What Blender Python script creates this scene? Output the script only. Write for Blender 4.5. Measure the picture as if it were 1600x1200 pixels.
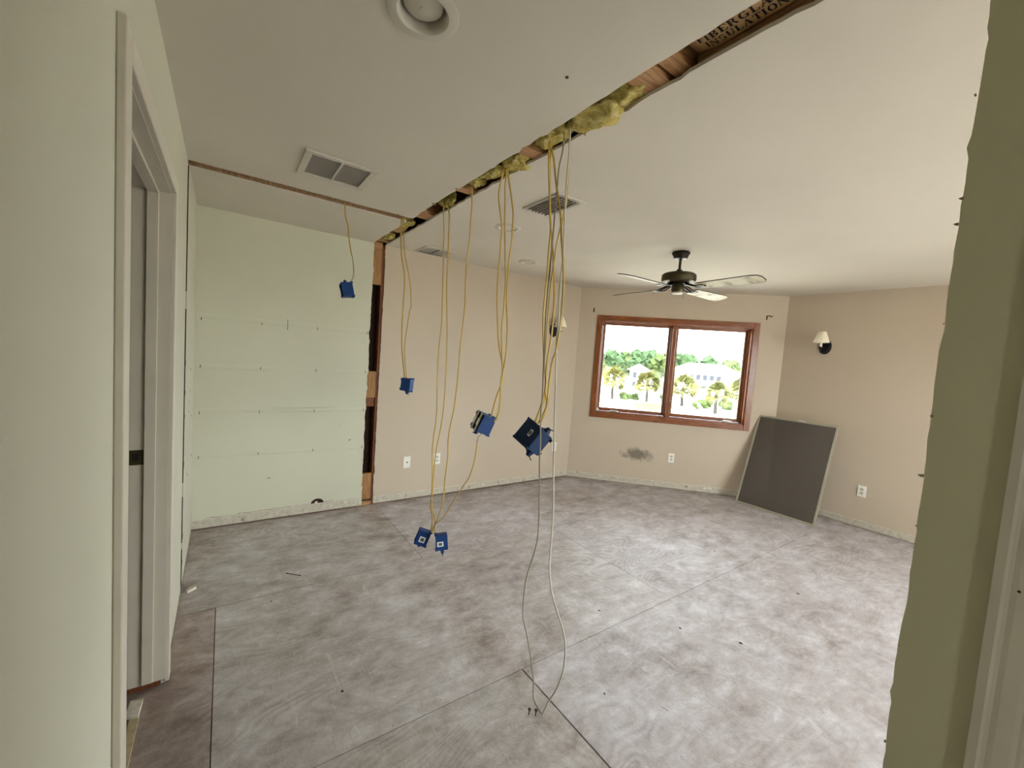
import bpy, bmesh, math, random
from mathutils import Vector, Matrix, Euler, noise

for o in list(bpy.data.objects):
    bpy.data.objects.remove(o)
SC = bpy.context.scene
COL = SC.collection
rnd = random.Random(7)

# ---------------------------------------------------------------- camera
cam_d = bpy.data.cameras.new('camera')
cam = bpy.data.objects.new('camera', cam_d)
COL.objects.link(cam)
cam_d.sensor_fit = 'HORIZONTAL'
cam_d.sensor_width = 36.0
cam_d.lens = 640.09 / 1600 * 36
cam_d.clip_start = 0.02
cam_d.clip_end = 1000
YAW, PITCH, ROLL, HCAM = 0.61459, -0.06616, 0.07116, 1.503
_f = Vector((math.sin(YAW) * math.cos(PITCH), math.cos(YAW) * math.cos(PITCH), math.sin(PITCH)))
_r0 = Vector((math.cos(YAW), -math.sin(YAW), 0))
_u0 = _r0.cross(_f)
_r = math.cos(ROLL) * _r0 + math.sin(ROLL) * _u0
_u = -math.sin(ROLL) * _r0 + math.cos(ROLL) * _u0
m = Matrix(((_r.x, _u.x, -_f.x, 0), (_r.y, _u.y, -_f.y, 0), (_r.z, _u.z, -_f.z, HCAM), (0, 0, 0, 1)))
cam.matrix_world = m
SC.camera = cam

# ---------------------------------------------------------------- world, sun, exposure
w = bpy.data.worlds.new('sky')
SC.world = w
w.use_nodes = True
bg = w.node_tree.nodes['Background']
bg.inputs['Color'].default_value = (0.90, 0.955, 1.0, 1)
bg.inputs['Strength'].default_value = 8.0
sun_d = bpy.data.lights.new('sun', 'SUN')
sun_d.energy = 11.0
sun_d.angle = 0.01
sun_d.color = (1.0, 0.96, 0.89)
sun = bpy.data.objects.new('sun', sun_d)
COL.objects.link(sun)
sun.rotation_euler = Vector((-0.35, -0.55, 0.85)).to_track_quat('Z', 'Y').to_euler()
vs = SC.view_settings
vs.view_transform = 'Standard'
vs.look = 'None'
vs.gamma = 1.0
vs.use_curve_mapping = False
vs.exposure = 1.22
SC.cycles.max_bounces = 7
SC.cycles.diffuse_bounces = 5
SC.cycles.transparent_max_bounces = 16

def portal(loc, nrm, sx, sy):
    d = bpy.data.lights.new('daylight_portal', 'AREA')
    d.shape = 'RECTANGLE'
    d.size, d.size_y = sx, sy
    d.cycles.is_portal = True
    o = bpy.data.objects.new('daylight_portal', d)
    COL.objects.link(o)
    o.location = loc
    o.rotation_euler = (-Vector(nrm)).to_track_quat('Z', 'Y').to_euler()   # shines along nrm

# ---------------------------------------------------------------- key dimensions (metres)
H = 2.44
XL, XS0, XS1, XR = -0.1826, 1.0817, 1.1917, 5.3995
YB, YR, W = 3.854, -3.2, 7.55
XC = W - YB
YC = W - XR
YS0, YS1 = 2.918, 3.030
DW = 0.0127
R2 = math.sqrt(0.5)
LWIN = (XR - XC) / R2
portal((XC + 1.1775 * R2 + .12, YB - 1.1775 * R2 + .12, 1.46), (-R2, -R2, 0), 1.77, 1.18)
portal((XR + .12, -1.95, 1.09), (-1, 0, 0), 1.9, 2.12)
portal((3.4, YR - .12, 1.325), (0, 1, 0), 3.0, 1.65)
portal((XL - .1, -2.175, 1.25), (1, 0, 0), 0.65, 1.9)

# ---------------------------------------------------------------- materials
def srgb(c):
    return tuple(((v / 255) / 12.92 if v <= 10.3 else ((v / 255 + .055) / 1.055) ** 2.4) for v in c) + (1,)

class NT:
    def __init__(s, name):
        s.m = bpy.data.materials.new(name)
        s.m.use_nodes = True
        s.t = s.m.node_tree
        s.n = s.t.nodes
        s.b = s.n['Principled BSDF']
        s.b.inputs['Specular IOR Level'].default_value = 0.3
    def node(s, typ, **kw):
        x = s.n.new(typ)
        for k, v in kw.items():
            if k in x.inputs:
                x.inputs[k].default_value = v
            else:
                setattr(x, k, v)
        return x
    def link(s, a, b):
        s.t.links.new(a, b)
    def coord(s, scale=(1, 1, 1), rot=(0, 0, 0), loc=(0, 0, 0)):
        tc = s.node('ShaderNodeTexCoord')
        mp = s.node('ShaderNodeMapping')
        mp.inputs['Scale'].default_value = scale
        mp.inputs['Rotation'].default_value = rot
        mp.inputs['Location'].default_value = loc
        s.link(tc.outputs['Object'], mp.inputs['Vector'])
        return mp.outputs['Vector']
    def noise(s, vec, scale, detail=4, rough=.55, dist=0):
        x = s.node('ShaderNodeTexNoise')
        x.inputs['Scale'].default_value = scale
        x.inputs['Detail'].default_value = detail
        x.inputs['Roughness'].default_value = rough
        x.inputs['Distortion'].default_value = dist
        s.link(vec, x.inputs['Vector'])
        return x.outputs['Fac']
    def ramp(s, fac, stops):
        x = s.node('ShaderNodeValToRGB')
        e = x.color_ramp.elements
        while len(e) < len(stops):
            e.new(0.5)
        for i, (p, c) in enumerate(stops):
            e[i].position = p
            e[i].color = c if len(c) == 4 else srgb(c)
        s.link(fac, x.inputs['Fac'])
        return x.outputs['Color']
    def mix(s, fac, a, b, mode='MIX'):
        x = s.node('ShaderNodeMix', data_type='RGBA', blend_type=mode)
        for sock, v in ((x.inputs[0], fac), (x.inputs[6], a), (x.inputs[7], b)):
            if isinstance(v, (int, float, tuple)):
                sock.default_value = v
            else:
                s.link(v, sock)
        return x.outputs[2]
    def bump(s, h, strength, dist=0.01):
        x = s.node('ShaderNodeBump')
        x.inputs['Strength'].default_value = strength
        x.inputs['Distance'].default_value = dist
        s.link(h, x.inputs['Height'])
        s.link(x.outputs['Normal'], s.b.inputs['Normal'])
    def base(s, c):
        if isinstance(c, tuple):
            s.b.inputs['Base Color'].default_value = c
        else:
            s.link(c, s.b.inputs['Base Color'])
    def set(s, rough=.5, metal=0.0, spec=None):
        s.b.inputs['Roughness'].default_value = rough
        s.b.inputs['Metallic'].default_value = metal
        if spec is not None:
            s.b.inputs['Specular IOR Level'].default_value = spec
        return s

def plain(name, c, rough=.5, metal=0, spec=None, var=.06, vscale=8):
    n = NT(name).set(rough, metal, spec)
    f = n.noise(n.coord(), vscale)
    col = srgb(c)
    lo = tuple(v * (1 - var) for v in col[:3]) + (1,)
    hi = tuple(min(1, v * (1 + var)) for v in col[:3]) + (1,)
    n.base(n.ramp(f, [(.3, lo), (.7, hi)]))
    return n.m

def paint(name, c, scuffs=True):
    n = NT(name).set(.75, spec=.2)
    v = n.coord()
    col = srgb(c)
    lo = tuple(x * .95 for x in col[:3]) + (1,)
    base = n.ramp(n.noise(v, 1.3, 3), [(.35, lo), (.65, col)])
    n.base(base)
    n.bump(n.noise(v, 170, 2, .5), .10, .004)
    return n.m

def wood(name, c0, c1, scale=(1, 1, 14), rough=.6, nscale=6):
    n = NT(name).set(rough, spec=.25)
    v = n.coord(scale)
    f = n.noise(v, nscale, 5, .6, .6)
    n.base(n.ramp(f, [(.3, c0), (.7, c1)]))
    n.bump(f, .15, .003)
    return n.m

M = {}
M['sage'] = paint('sage_paint', (203, 201, 181))
M['pale_sage'] = paint('pale_sage_paint', (197, 194, 177))
M['olive'] = paint('olive_sage_paint', (198, 193, 164))
M['beige'] = paint('beige_paint', (196, 181, 162))
M['ceil'] = paint('ceiling_paint', (211, 203, 190))
M['white_trim'] = plain('trim_paint', (200, 192, 178), .45, var=.03)
M['gypsum'] = plain('gypsum', (214, 208, 196), .9, var=.15, vscale=60)
M['paper'] = plain('torn_paper', (150, 132, 105), .9, var=.25, vscale=90)
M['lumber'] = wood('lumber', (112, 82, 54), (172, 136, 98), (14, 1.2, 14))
M['lumber_x'] = wood('lumber_crosswise', (140, 98, 62), (196, 152, 108), (1.2, 14, 14))
M['lumber_z'] = wood('lumber_upright', (128, 88, 52), (178, 134, 88), (14, 14, 1.2))
M['dark_wood'] = wood('reddish_stud', (96, 52, 30), (128, 76, 46), (14, 14, 1.2))  # reddish dark brown is the boards' own tone
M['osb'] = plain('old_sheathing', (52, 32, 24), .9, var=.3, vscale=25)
M['attic'] = plain('attic_boards', (88, 66, 48), .9, var=.3, vscale=12)
M['ext'] = plain('exterior_stucco', (222, 214, 200), .9)
M['roofing'] = plain('roof_covering', (150, 146, 140), .9)
M['black_metal'] = plain('black_iron', (24, 22, 22), .45, .3)
M['bronze'] = plain('aged_bronze', (74, 66, 46), .38, .65, var=.25, vscale=14)
M['dark_bronze'] = plain('dark_bronze', (46, 40, 34), .4, .6)
M['white_plastic'] = plain('white_plastic', (232, 228, 218), .35, var=.02)
M['dark_slot'] = plain('dark_slot', (26, 24, 22), .7)
M['register'] = plain('register_enamel', (196, 189, 178), .5, var=.04)
M['blue'] = plain('blue_pvc', (14, 54, 108), .5, var=.12, vscale=20)
M['blue_dark'] = plain('navy_pvc', (16, 42, 78), .55, var=.12, vscale=20)
M['steel'] = plain('zinc_steel', (168, 166, 158), .35, .85)
M['nail'] = plain('rusty_nail', (70, 54, 44), .6, .4, var=.3, vscale=200)
M['yellow'] = plain('yellow_jacket', (176, 146, 70), .4, var=.1, vscale=9)
M['white_cable'] = plain('white_jacket', (196, 190, 176), .4, var=.08)
M['grey_cable'] = plain('grey_jacket', (150, 142, 124), .4, var=.08)
M['wire_black'] = plain('black_wire', (40, 32, 24), .5)
M['wire_bare'] = plain('bare_copper', (160, 120, 80), .4, .7)
M['label'] = plain('white_label', (225, 225, 225), .5, var=.02)
M['label_grey'] = plain('grey_print', (86, 92, 92), .6)
M['shade'] = plain('linen_shade', (238, 228, 206), .8, var=.05, vscale=60)
M['alu'] = plain('screen_frame_aluminium', (176, 172, 154), .45, .35, var=.06)
M['ink'] = plain('black_ink', (30, 20, 16), .8)
M['threshold'] = plain('tack_strip_wood', (188, 172, 140), .8, var=.2, vscale=30)
M['tree'] = plain('tree_leaves', (54, 66, 31), .9, var=.35, vscale=3)
M['tree2'] = plain('pine_leaves', (40, 58, 32), .9, var=.35, vscale=3)
M['bark'] = plain('bark', (57, 52, 47), .9, var=.25, vscale=8)
M['ground'] = plain('sandy_ground', (166, 162, 152), .9, var=.12, vscale=.15)
M['asphalt'] = plain('asphalt_road', (72, 72, 74), .9, var=.06, vscale=.4)
M['lawn'] = plain('dry_lawn', (88, 88, 50), .9, var=.2, vscale=1)
M['roof_white'] = plain('white_metal_roof', (238, 240, 240), .5, var=.03)
M['siding'] = plain('white_siding', (230, 228, 222), .7, var=.03)
M['win_dark'] = plain('far_window_glass', (44, 48, 56), .2)
M['brown_planks'] = wood('planter_planks', (74, 58, 42), (100, 80, 58), (1, 1, 12))

def frond_mat():
    n = NT('palm_frond').set(.6)
    oi = n.node('ShaderNodeObjectInfo')
    n.base(n.ramp(oi.outputs['Random'], [(0, (74, 76, 34)), (.5, (92, 86, 38)), (1, (58, 69, 36))]))
    return n.m
M['frond'] = frond_mat()

def insul_mat():
    n = NT('fibreglass_wool').set(.95, spec=.1)
    v = n.coord()
    f = n.noise(v, 26, 6, .65, .5)
    n.base(n.ramp(f, [(.25, (132, 110, 52)), (.5, (190, 172, 98)), (.75, (224, 214, 164))]))  # darkest stop paints olive-brown shadows into the wool
    n.bump(n.noise(v, 120, 4, .7), .6, .01)
    return n.m
M['insul'] = insul_mat()

def kraft_mat():
    n = NT('kraft_paper').set(.8, spec=.15)
    v = n.coord()
    f = n.noise(v, 12, 5, .6, .3)
    n.base(n.ramp(f, [(.3, (176, 138, 92)), (.7, (204, 170, 124))]))
    n.bump(f, .2, .01)
    return n.m
M['kraft'] = kraft_mat()
M['ridge'] = plain('ridge_lit', (208, 207, 187), .8, var=.06, vscale=30)  # paint ridge, lightened in colour as if light caught it
M['ridge_dark'] = plain('ridge_shade', (190, 189, 166), .9, var=.15, vscale=30)  # shade under the ridge, put into the colour

def oak_mat():
    n = NT('red_brown_oak').set(.24, spec=.5)
    v = n.coord((16, 16, 1.5))
    f = n.noise(v, 5, 5, .6, .8)
    n.base(n.ramp(f, [(.3, (104, 52, 22)), (.7, (150, 84, 40))]))
    n.bump(f, .08, .002)
    return n.m
M['oak'] = oak_mat()

def oak_h():
    n = NT('red_brown_oak_rail').set(.24, spec=.5)
    v = n.coord((1.5, 1.5, 16))
    f = n.noise(v, 5, 5, .6, .8)
    n.base(n.ramp(f, [(.3, (104, 52, 22)), (.7, (150, 84, 40))]))
    n.bump(f, .08, .002)
    return n.m
M['oak_h'] = oak_h()

def blade_mat():
    n = NT('worn_blade').set(.5, spec=.3)
    v = n.coord()
    f = n.noise(v, 7, 5, .65, .4)
    n.base(n.ramp(f, [(.3, (112, 100, 72)), (.48, (214, 206, 178)), (.7, (228, 222, 198))]))
    return n.m
M['blade'] = blade_mat()

def scar_mat():
    n = NT('bare_wall_strip').set(.9, spec=.1)
    v = n.coord()
    f = n.noise(v, 28, 6, .7, .4)
    n.base(n.ramp(f, [(.28, (138, 128, 112)), (.42, (186, 178, 162)), (.7, (206, 200, 186))]))
    n.bump(f, .5, .006)
    return n.m
M['scar'] = scar_mat()

def beige_stain():
    # beige wall paint with one sooty smudge near the floor (its own shape on the wall)
    n = NT('beige_paint_smudged').set(.75, spec=.2)
    v = n.coord()
    col = srgb((196, 181, 162))
    lo = tuple(x * .95 for x in col[:3]) + (1,)
    b = n.ramp(n.noise(v, 1.3, 3), [(.35, lo), (.65, col)])
    g = n.node('ShaderNodeTexGradient', gradient_type='SPHERICAL')
    tc = n.node('ShaderNodeTexCoord')
    mp = n.node('ShaderNodeMapping')
    cx, cy = XC + 0.861 * R2, YB - 0.861 * R2
    sx = 1 / .23
    mp.inputs['Scale'].default_value = (sx, sx, 1 / .11)
    mp.inputs['Location'].default_value = (-cx * sx, -cy * sx, -.377 / .11)
    n.link(tc.outputs['Object'], mp.inputs['Vector'])
    # warp
    nz = n.node('ShaderNodeTexNoise')
    nz.inputs['Scale'].default_value = 14
    nz.inputs['Detail'].default_value = 5
    n.link(tc.outputs['Object'], nz.inputs['Vector'])
    add = n.node('ShaderNodeVectorMath', operation='MULTIPLY_ADD')
    add.inputs[1].default_value = (1.25, 1.25, 1.25)
    n.link(nz.outputs['Color'], add.inputs[0])
    sub = n.node('ShaderNodeVectorMath', operation='ADD')
    sub.inputs[1].default_value = (-.62, -.62, -.62)
    n.link(mp.outputs['Vector'], sub.inputs[0])
    n.link(sub.outputs[0], add.inputs[2])
    n.link(add.outputs[0], g.inputs['Vector'])
    fac = n.node('ShaderNodeMapRange')
    fac.inputs['From Min'].default_value = .12
    fac.inputs['From Max'].default_value = .6
    fac.inputs['To Max'].default_value = .68
    n.link(g.outputs['Fac'], fac.inputs['Value'])
    n.base(n.mix(fac.outputs[0], b, srgb((70, 62, 52))))
    n.bump(n.noise(v, 170, 2, .5), .10, .004)
    return n.m
M['beige_smudge'] = beige_stain()

def floor_mat():
    n = NT('whitewashed_plywood').set(.5, spec=.35)
    oi = n.node('ShaderNodeObjectInfo')
    tc = n.node('ShaderNodeTexCoord')
    mul = n.node('ShaderNodeMath', operation='MULTIPLY')
    mul.inputs[1].default_value = 37.0
    n.link(oi.outputs['Random'], mul.inputs[0])
    ad = n.node('ShaderNodeVectorMath', operation='ADD')
    n.link(tc.outputs['Object'], ad.inputs[0])
    n.link(mul.outputs[0], ad.inputs[1])
    v = ad.outputs[0]
    world = tc.outputs['Object']
    def mapped(vec, sc, rz=0):
        mp = n.node('ShaderNodeMapping')
        mp.inputs['Scale'].default_value = (*sc, 1)
        mp.inputs['Rotation'].default_value = (0, 0, rz)
        n.link(vec, mp.inputs['Vector'])
        return mp.outputs['Vector']
    # plywood cathedral grain, drawn out along x
    g0 = n.noise(mapped(v, (.7, 1.5)), 1.5, 2.5, .45, .4)
    sn = n.node('ShaderNodeMath', operation='MULTIPLY')
    sn.inputs[1].default_value = 170
    n.link(g0, sn.inputs[0])
    si = n.node('ShaderNodeMath', operation='SINE')
    n.link(sn.outputs[0], si.inputs[0])
    grain = n.node('ShaderNodeMapRange')
    grain.inputs['From Min'].default_value = -1
    n.link(si.outputs[0], grain.inputs['Value'])
    patch = n.noise(world, 1.5, 10, .68, .35)
    fine = n.noise(mapped(world, (1, 1.6), .3), 5, 12, .76, .25)
    c = n.ramp(fine, [(.34, (124, 110, 106)), (.45, (168, 159, 156)), (.54, (193, 187, 188)), (.66, (230, 228, 232))])
    c2 = n.ramp(patch, [(.34, (150, 137, 133)), (.48, (184, 177, 176)), (.64, (218, 216, 221))])
    c = n.mix(.40, c, c2)
    gr = n.ramp(grain.outputs[0], [(.1, (176, 166, 165)), (.8, (214, 211, 214))])
    gm = n.ramp(n.noise(world, .8, 3), [(.42, (0, 0, 0, 1)), (.66, (.42, .42, .42, 1))])
    c = n.mix(gm, c, gr)
    # pale and dark trowel strokes in two directions
    s1 = n.ramp(n.noise(mapped(world, (2.2, 22), .45), 1.5, 6, .72, .8), [(.58, (0, 0, 0, 1)), (.74, (.42, .42, .42, 1))])
    c = n.mix(s1, c, srgb((134, 119, 114)))
    s2 = n.ramp(n.noise(mapped(world, (18, 3), -.5), 1.3, 6, .7, .9), [(.58, (0, 0, 0, 1)), (.72, (.5, .5, .5, 1))])
    c = n.mix(s2, c, srgb((222, 220, 222)))
    # loose plaster smears, specks and dirt
    sm_ = n.ramp(n.noise(world, 2.6, 9, .74, .5), [(.60, (0, 0, 0, 1)), (.70, (.6, .6, .6, 1))])
    c = n.mix(sm_, c, srgb((228, 226, 226)))
    sp = n.ramp(n.noise(world, 55, 4, .7, .3), [(.66, (0, 0, 0, 1)), (.76, (.6, .6, .6, 1))])
    c = n.mix(sp, c, srgb((234, 231, 230)))
    sd = n.ramp(n.noise(world, 34, 4, .65), [(.66, (0, 0, 0, 1)), (.76, (.6, .6, .6, 1))])
    c = n.mix(sd, c, srgb((92, 80, 72)))
    # less whitewash where the walls' tack strips and the old partition stood
    sx_ = n.node('ShaderNodeSeparateXYZ')
    n.link(world, sx_.inputs[0])
    def ma(op, a, b=None):
        x = n.node('ShaderNodeMath', operation=op)
        for k, q in enumerate((a, b)):
            if q is None:
                continue
            if isinstance(q, (int, float)):
                x.inputs[k].default_value = q
            else:
                n.link(q, x.inputs[k])
        return x.outputs[0]
    X_, Y_ = sx_.outputs['X'], sx_.outputs['Y']
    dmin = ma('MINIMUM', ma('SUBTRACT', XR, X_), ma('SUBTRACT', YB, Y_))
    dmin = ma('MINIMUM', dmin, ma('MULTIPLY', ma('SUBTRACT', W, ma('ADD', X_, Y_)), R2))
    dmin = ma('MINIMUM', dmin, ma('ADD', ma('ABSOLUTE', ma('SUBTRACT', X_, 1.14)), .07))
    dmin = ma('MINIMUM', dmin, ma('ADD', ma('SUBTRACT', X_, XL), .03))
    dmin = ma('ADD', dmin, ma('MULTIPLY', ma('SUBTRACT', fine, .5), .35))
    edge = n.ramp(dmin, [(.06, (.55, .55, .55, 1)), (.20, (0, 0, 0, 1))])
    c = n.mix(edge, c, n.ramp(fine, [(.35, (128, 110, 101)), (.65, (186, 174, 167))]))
    c = n.mix(1.0, c, oi.outputs['Color'], 'MULTIPLY')
    n.base(c)
    rr = n.ramp(fine, [(.3, (.62, .62, .62, 1)), (.7, (.40, .40, .40, 1))])
    n.link(rr, n.b.inputs['Roughness'])
    n.bump(n.noise(world, 16, 8, .72, .8), .55, .008)
    return n.m
M['floor'] = floor_mat()

def mesh_screen():
    n = NT('solar_screen_mesh').set(.8, spec=.1)
    n.base(srgb((96, 89, 82)))
    tr = n.node('ShaderNodeBsdfTransparent')
    mx = n.node('ShaderNodeMixShader')
    mx.inputs[0].default_value = .72
    n.link(tr.outputs[0], mx.inputs[1])
    n.link(n.b.outputs[0], mx.inputs[2])
    n.link(mx.outputs[0], n.n['Material Output'].inputs['Surface'])
    return n.m
M['screen'] = mesh_screen()

def glass():
    n = NT('window_glass')
    tr = n.node('ShaderNodeBsdfTransparent')
    tr.inputs['Color'].default_value = (.95, .97, .96, 1)
    gl = n.node('ShaderNodeBsdfGlossy')
    gl.inputs['Roughness'].default_value = .02
    lw = n.node('ShaderNodeLayerWeight')
    lw.inputs['Blend'].default_value = .12
    mx = n.node('ShaderNodeMixShader')
    n.link(lw.outputs['Fresnel'], mx.inputs[0])
    n.link(tr.outputs[0], mx.inputs[1])
    n.link(gl.outputs[0], mx.inputs[2])
    n.link(mx.outputs[0], n.n['Material Output'].inputs['Surface'])
    return n.m
M['glass'] = glass()
M['vent_back'] = plain('vent_inside', (196, 188, 177), .9)  # even pale grey behind the louvres
M['lens'] = plain('frosted_lamp_lens', (200, 194, 178), .4, var=.05)

# ---------------------------------------------------------------- mesh helpers
class MB:
    """collects shapes into one mesh"""
    def __init__(s):
        s.bm = bmesh.new()
    def hexa(s, pts):
        v = [s.bm.verts.new(p) for p in pts]
        for q in ((0, 1, 2, 3), (7, 6, 5, 4), (0, 4, 5, 1), (1, 5, 6, 2), (2, 6, 7, 3), (3, 7, 4, 0)):
            s.bm.faces.new([v[i] for i in q])
        return s
    def box(s, a, b, fn=None):
        x0, y0, z0 = a
        x1, y1, z1 = b
        p = [(x0, y0, z0), (x1, y0, z0), (x1, y1, z0), (x0, y1, z0), (x0, y0, z1), (x1, y0, z1), (x1, y1, z1), (x0, y1, z1)]
        return s.hexa([fn(*q) for q in p] if fn else p)
    def prism(s, poly, w0, w1, fn):
        a = [s.bm.verts.new(fn(u, z, w0)) for u, z in poly]
        b = [s.bm.verts.new(fn(u, z, w1)) for u, z in poly]
        s.bm.faces.new(a)
        s.bm.faces.new(b[::-1])
        n = len(poly)
        for i in range(n):
            s.bm.faces.new([a[i], b[i], b[(i + 1) % n], a[(i + 1) % n]])
        return s
    def tube(s, pts, r, n=8, cap=True, flat=1.0):
        pts = [Vector(p) for p in pts]
        rings = []
        up = None
        for i, p in enumerate(pts):
            t = (pts[min(i + 1, len(pts) - 1)] - pts[max(i - 1, 0)]).normalized()
            if up is None:
                up = Vector((0, 0, 1)) if abs(t.z) < .9 else Vector((1, 0, 0))
            a = (up - t * up.dot(t)).normalized()
            b = t.cross(a)
            up = a
            rr = r(i) if callable(r) else r
            rings.append([s.bm.verts.new(p + (a * math.cos(k * 2 * math.pi / n) + b * flat * math.sin(k * 2 * math.pi / n)) * rr) for k in range(n)])
        for x, y in zip(rings, rings[1:]):
            for k in range(n):
                s.bm.faces.new([x[k], x[(k + 1) % n], y[(k + 1) % n], y[k]])
        if cap:
            s.bm.faces.new(rings[0][::-1])
            s.bm.faces.new(rings[-1])
        return s
    def lathe(s, prof, n=24, fn=None, sx=1.0, sy=1.0):
        rings = []
        fn = fn or (lambda x, y, z: (x, y, z))
        for r, z in prof:
            if r < 1e-6:
                rings.append([s.bm.verts.new(fn(0, 0, z))])
            else:
                rings.append([s.bm.verts.new(fn(r * sx * math.cos(k * 2 * math.pi / n), r * sy * math.sin(k * 2 * math.pi / n), z)) for k in range(n)])
        for a, b in zip(rings, rings[1:]):
            for k in range(n):
                k2 = (k + 1) % n
                if len(a) == 1 and len(b) == 1:
                    continue
                if len(a) == 1:
                    s.bm.faces.new([a[0], b[k], b[k2]])
                elif len(b) == 1:
                    s.bm.faces.new([a[k], a[k2], b[0]])
                else:
                    s.bm.faces.new([a[k], a[k2], b[k2], b[k]])
        return s
    def build(s, name, mat, parent=None, smooth=False, loc=None, bevel=0, rot=None):
        bmesh.ops.recalc_face_normals(s.bm, faces=s.bm.faces)
        me = bpy.data.meshes.new(name)
        s.bm.to_mesh(me)
        s.bm.free()
        if smooth:
            for p in me.polygons:
                p.use_smooth = True
            try:
                me.set_sharp_from_angle(angle=math.radians(40))
            except Exception:
                pass
        me.materials.append(M[mat] if isinstance(mat, str) else mat)
        return link(name, me, parent, loc, rot, bevel)

def link(name, me, parent=None, loc=None, rot=None, bevel=0):
    o = bpy.data.objects.new(name, me)
    COL.objects.link(o)
    if parent is not None:
        o.parent = parent
    if loc is not None:
        o.location = loc
    if rot is not None:
        o.rotation_euler = rot
    if bevel:
        b = o.modifiers.new('bevel', 'BEVEL')
        b.width = bevel
        b.segments = 2
        b.limit_method = 'ANGLE'
    return o

def empty(name, loc=(0, 0, 0), rot=(0, 0, 0)):
    o = bpy.data.objects.new(name, None)
    o.empty_display_size = .05
    COL.objects.link(o)
    o.location = loc
    o.rotation_euler = rot
    return o

def tag(o, label=None, cat=None, group=None, kind=None):
    if label:
        o['label'] = label
    if cat:
        o['category'] = cat
    if group:
        o['group'] = group
    if kind:
        o['kind'] = kind
    return o

def struct(o, label=None, cat=None):
    return tag(o, label, cat, None, 'structure')

def copy_tree(o, parent=None):
    c = o.copy()
    COL.objects.link(c)
    c.parent = parent
    for ch in list(o.children):
        copy_tree(ch, c)
    return c

# wall frames: (u along wall, z, w depth into the wall) -> world
F_LEFT = lambda u, z, w: (XL - w, u, z)
F_BACK = lambda u, z, w: (u, YB + w, z)
F_WIN = lambda u, z, w: (XC + (u + w) * R2, YB + (w - u) * R2, z)
F_RIGHT = lambda u, z, w: (XR + w, u, z)
F_STUBL = lambda u, z, w: (XS0 + w, u, z)
F_STUBR = lambda u, z, w: (XS1 - w, u, z)
F_REAR = lambda u, z, w: (u, YR - w, z)
F_CEIL = lambda u, v, w: (u, v, H + w)

def cells(mb, u0, u1, z0, z1, holes, w0, w1, fn):
    """a slab with rectangular openings"""
    us = sorted({u0, u1, *[h[0] for h in holes], *[h[1] for h in holes]})
    for a, b in zip(us, us[1:]):
        mid = (a + b) / 2
        hs = sorted([(h[2], h[3]) for h in holes if h[0] < mid < h[1]])
        z = z0
        for c, d in hs + [(z1, z1)]:
            if c > z + 1e-6:
                mb.prism([(a, z), (b, z), (b, c), (a, c)], w0, w1, fn)
            z = max(z, d)
    return mb

def jag(a, b, n, amp, seed):
    """points from a to b with a torn, wandering edge"""
    r = random.Random(seed)
    ax, ay = a
    bx, by = b
    L = math.hypot(bx - ax, by - ay)
    nx, ny = -(by - ay) / L, (bx - ax) / L
    out = []
    drift = 0
    for i in range(n + 1):
        t = i / n
        drift = drift * .75 + r.uniform(-amp, amp) * .6
        j = drift + (r.uniform(-amp, amp) * 1.6 if r.random() < .18 else 0)
        if i in (0, n):
            j *= .3
        out.append((ax + (bx - ax) * t + nx * j, ay + (by - ay) * t + ny * j))
    return out

# ================================================================ SETTING
# ---- floor: plywood sheets on a base
floor = MB().box((XL - .115, YR - .15, -.32), (XR + .15, YB + .15, -.0185)).build('floor', 'attic')
struct(floor, 'bare whitewashed plywood subfloor of the stripped room', 'floor')

def clip(poly, nx, ny, c):
    out = []
    for (x0, y0), (x1, y1) in zip(poly, poly[1:] + poly[:1]):
        d0, d1 = nx * x0 + ny * y0 - c, nx * x1 + ny * y1 - c
        if d0 <= 0:
            out.append((x0, y0))
        if d0 * d1 < 0:
            t = d0 / (d0 - d1)
            out.append((x0 + (x1 - x0) * t, y0 + (y1 - y0) * t))
    return out
rows = [.24 + 1.2195 * k for k in range(-3, 4)]
tints = {}
si = 0
for k, y0 in enumerate(rows):
    off = (1.208 if (k % 2 == 1) else -.012)
    x = off - 2.44 * 2
    while x < 6:
        g = .0017
        gl = .006 if (abs(x - 1.208) < .01 and y0 < 1) else g
        p = [(x + gl, y0 + g), (x + 2.44 - g, y0 + g), (x + 2.44 - g, y0 + 1.2195 - g), (x + gl, y0 + 1.2195 - g)]
        p = clip(p, -1, 0, -(XL - 1.6))
        p = clip(p, 0, -1, -(YR - .1)) if p else p
        p = clip(p, 1, 0, XR + .1) if p else p
        p = clip(p, 0, 1, YB + .1) if p else p
        p = clip(p, R2, R2, (W + .12) * R2) if p else p
        if len(p) > 2:
            r = random.Random(si * 13 + 5)
            sh = MB().prism(p, -.018, r.uniform(-.0008, .0004), lambda u, v, w: (u, v, w)).build('plywood_sheet', 'floor', floor)
            t = r.uniform(.93, 1.0)
            col = (t, t, t, 1)
            cx = sum(q[0] for q in p) / len(p)
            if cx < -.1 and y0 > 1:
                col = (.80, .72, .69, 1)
            elif y0 < 1.0 and cx < .9:
                col = (.93, .93, .91, 1)
            elif cx > 1.6:
                col = (.97, .97, 1.0, 1)
            sh.color = col
            si += 1
        x += 2.44

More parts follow.
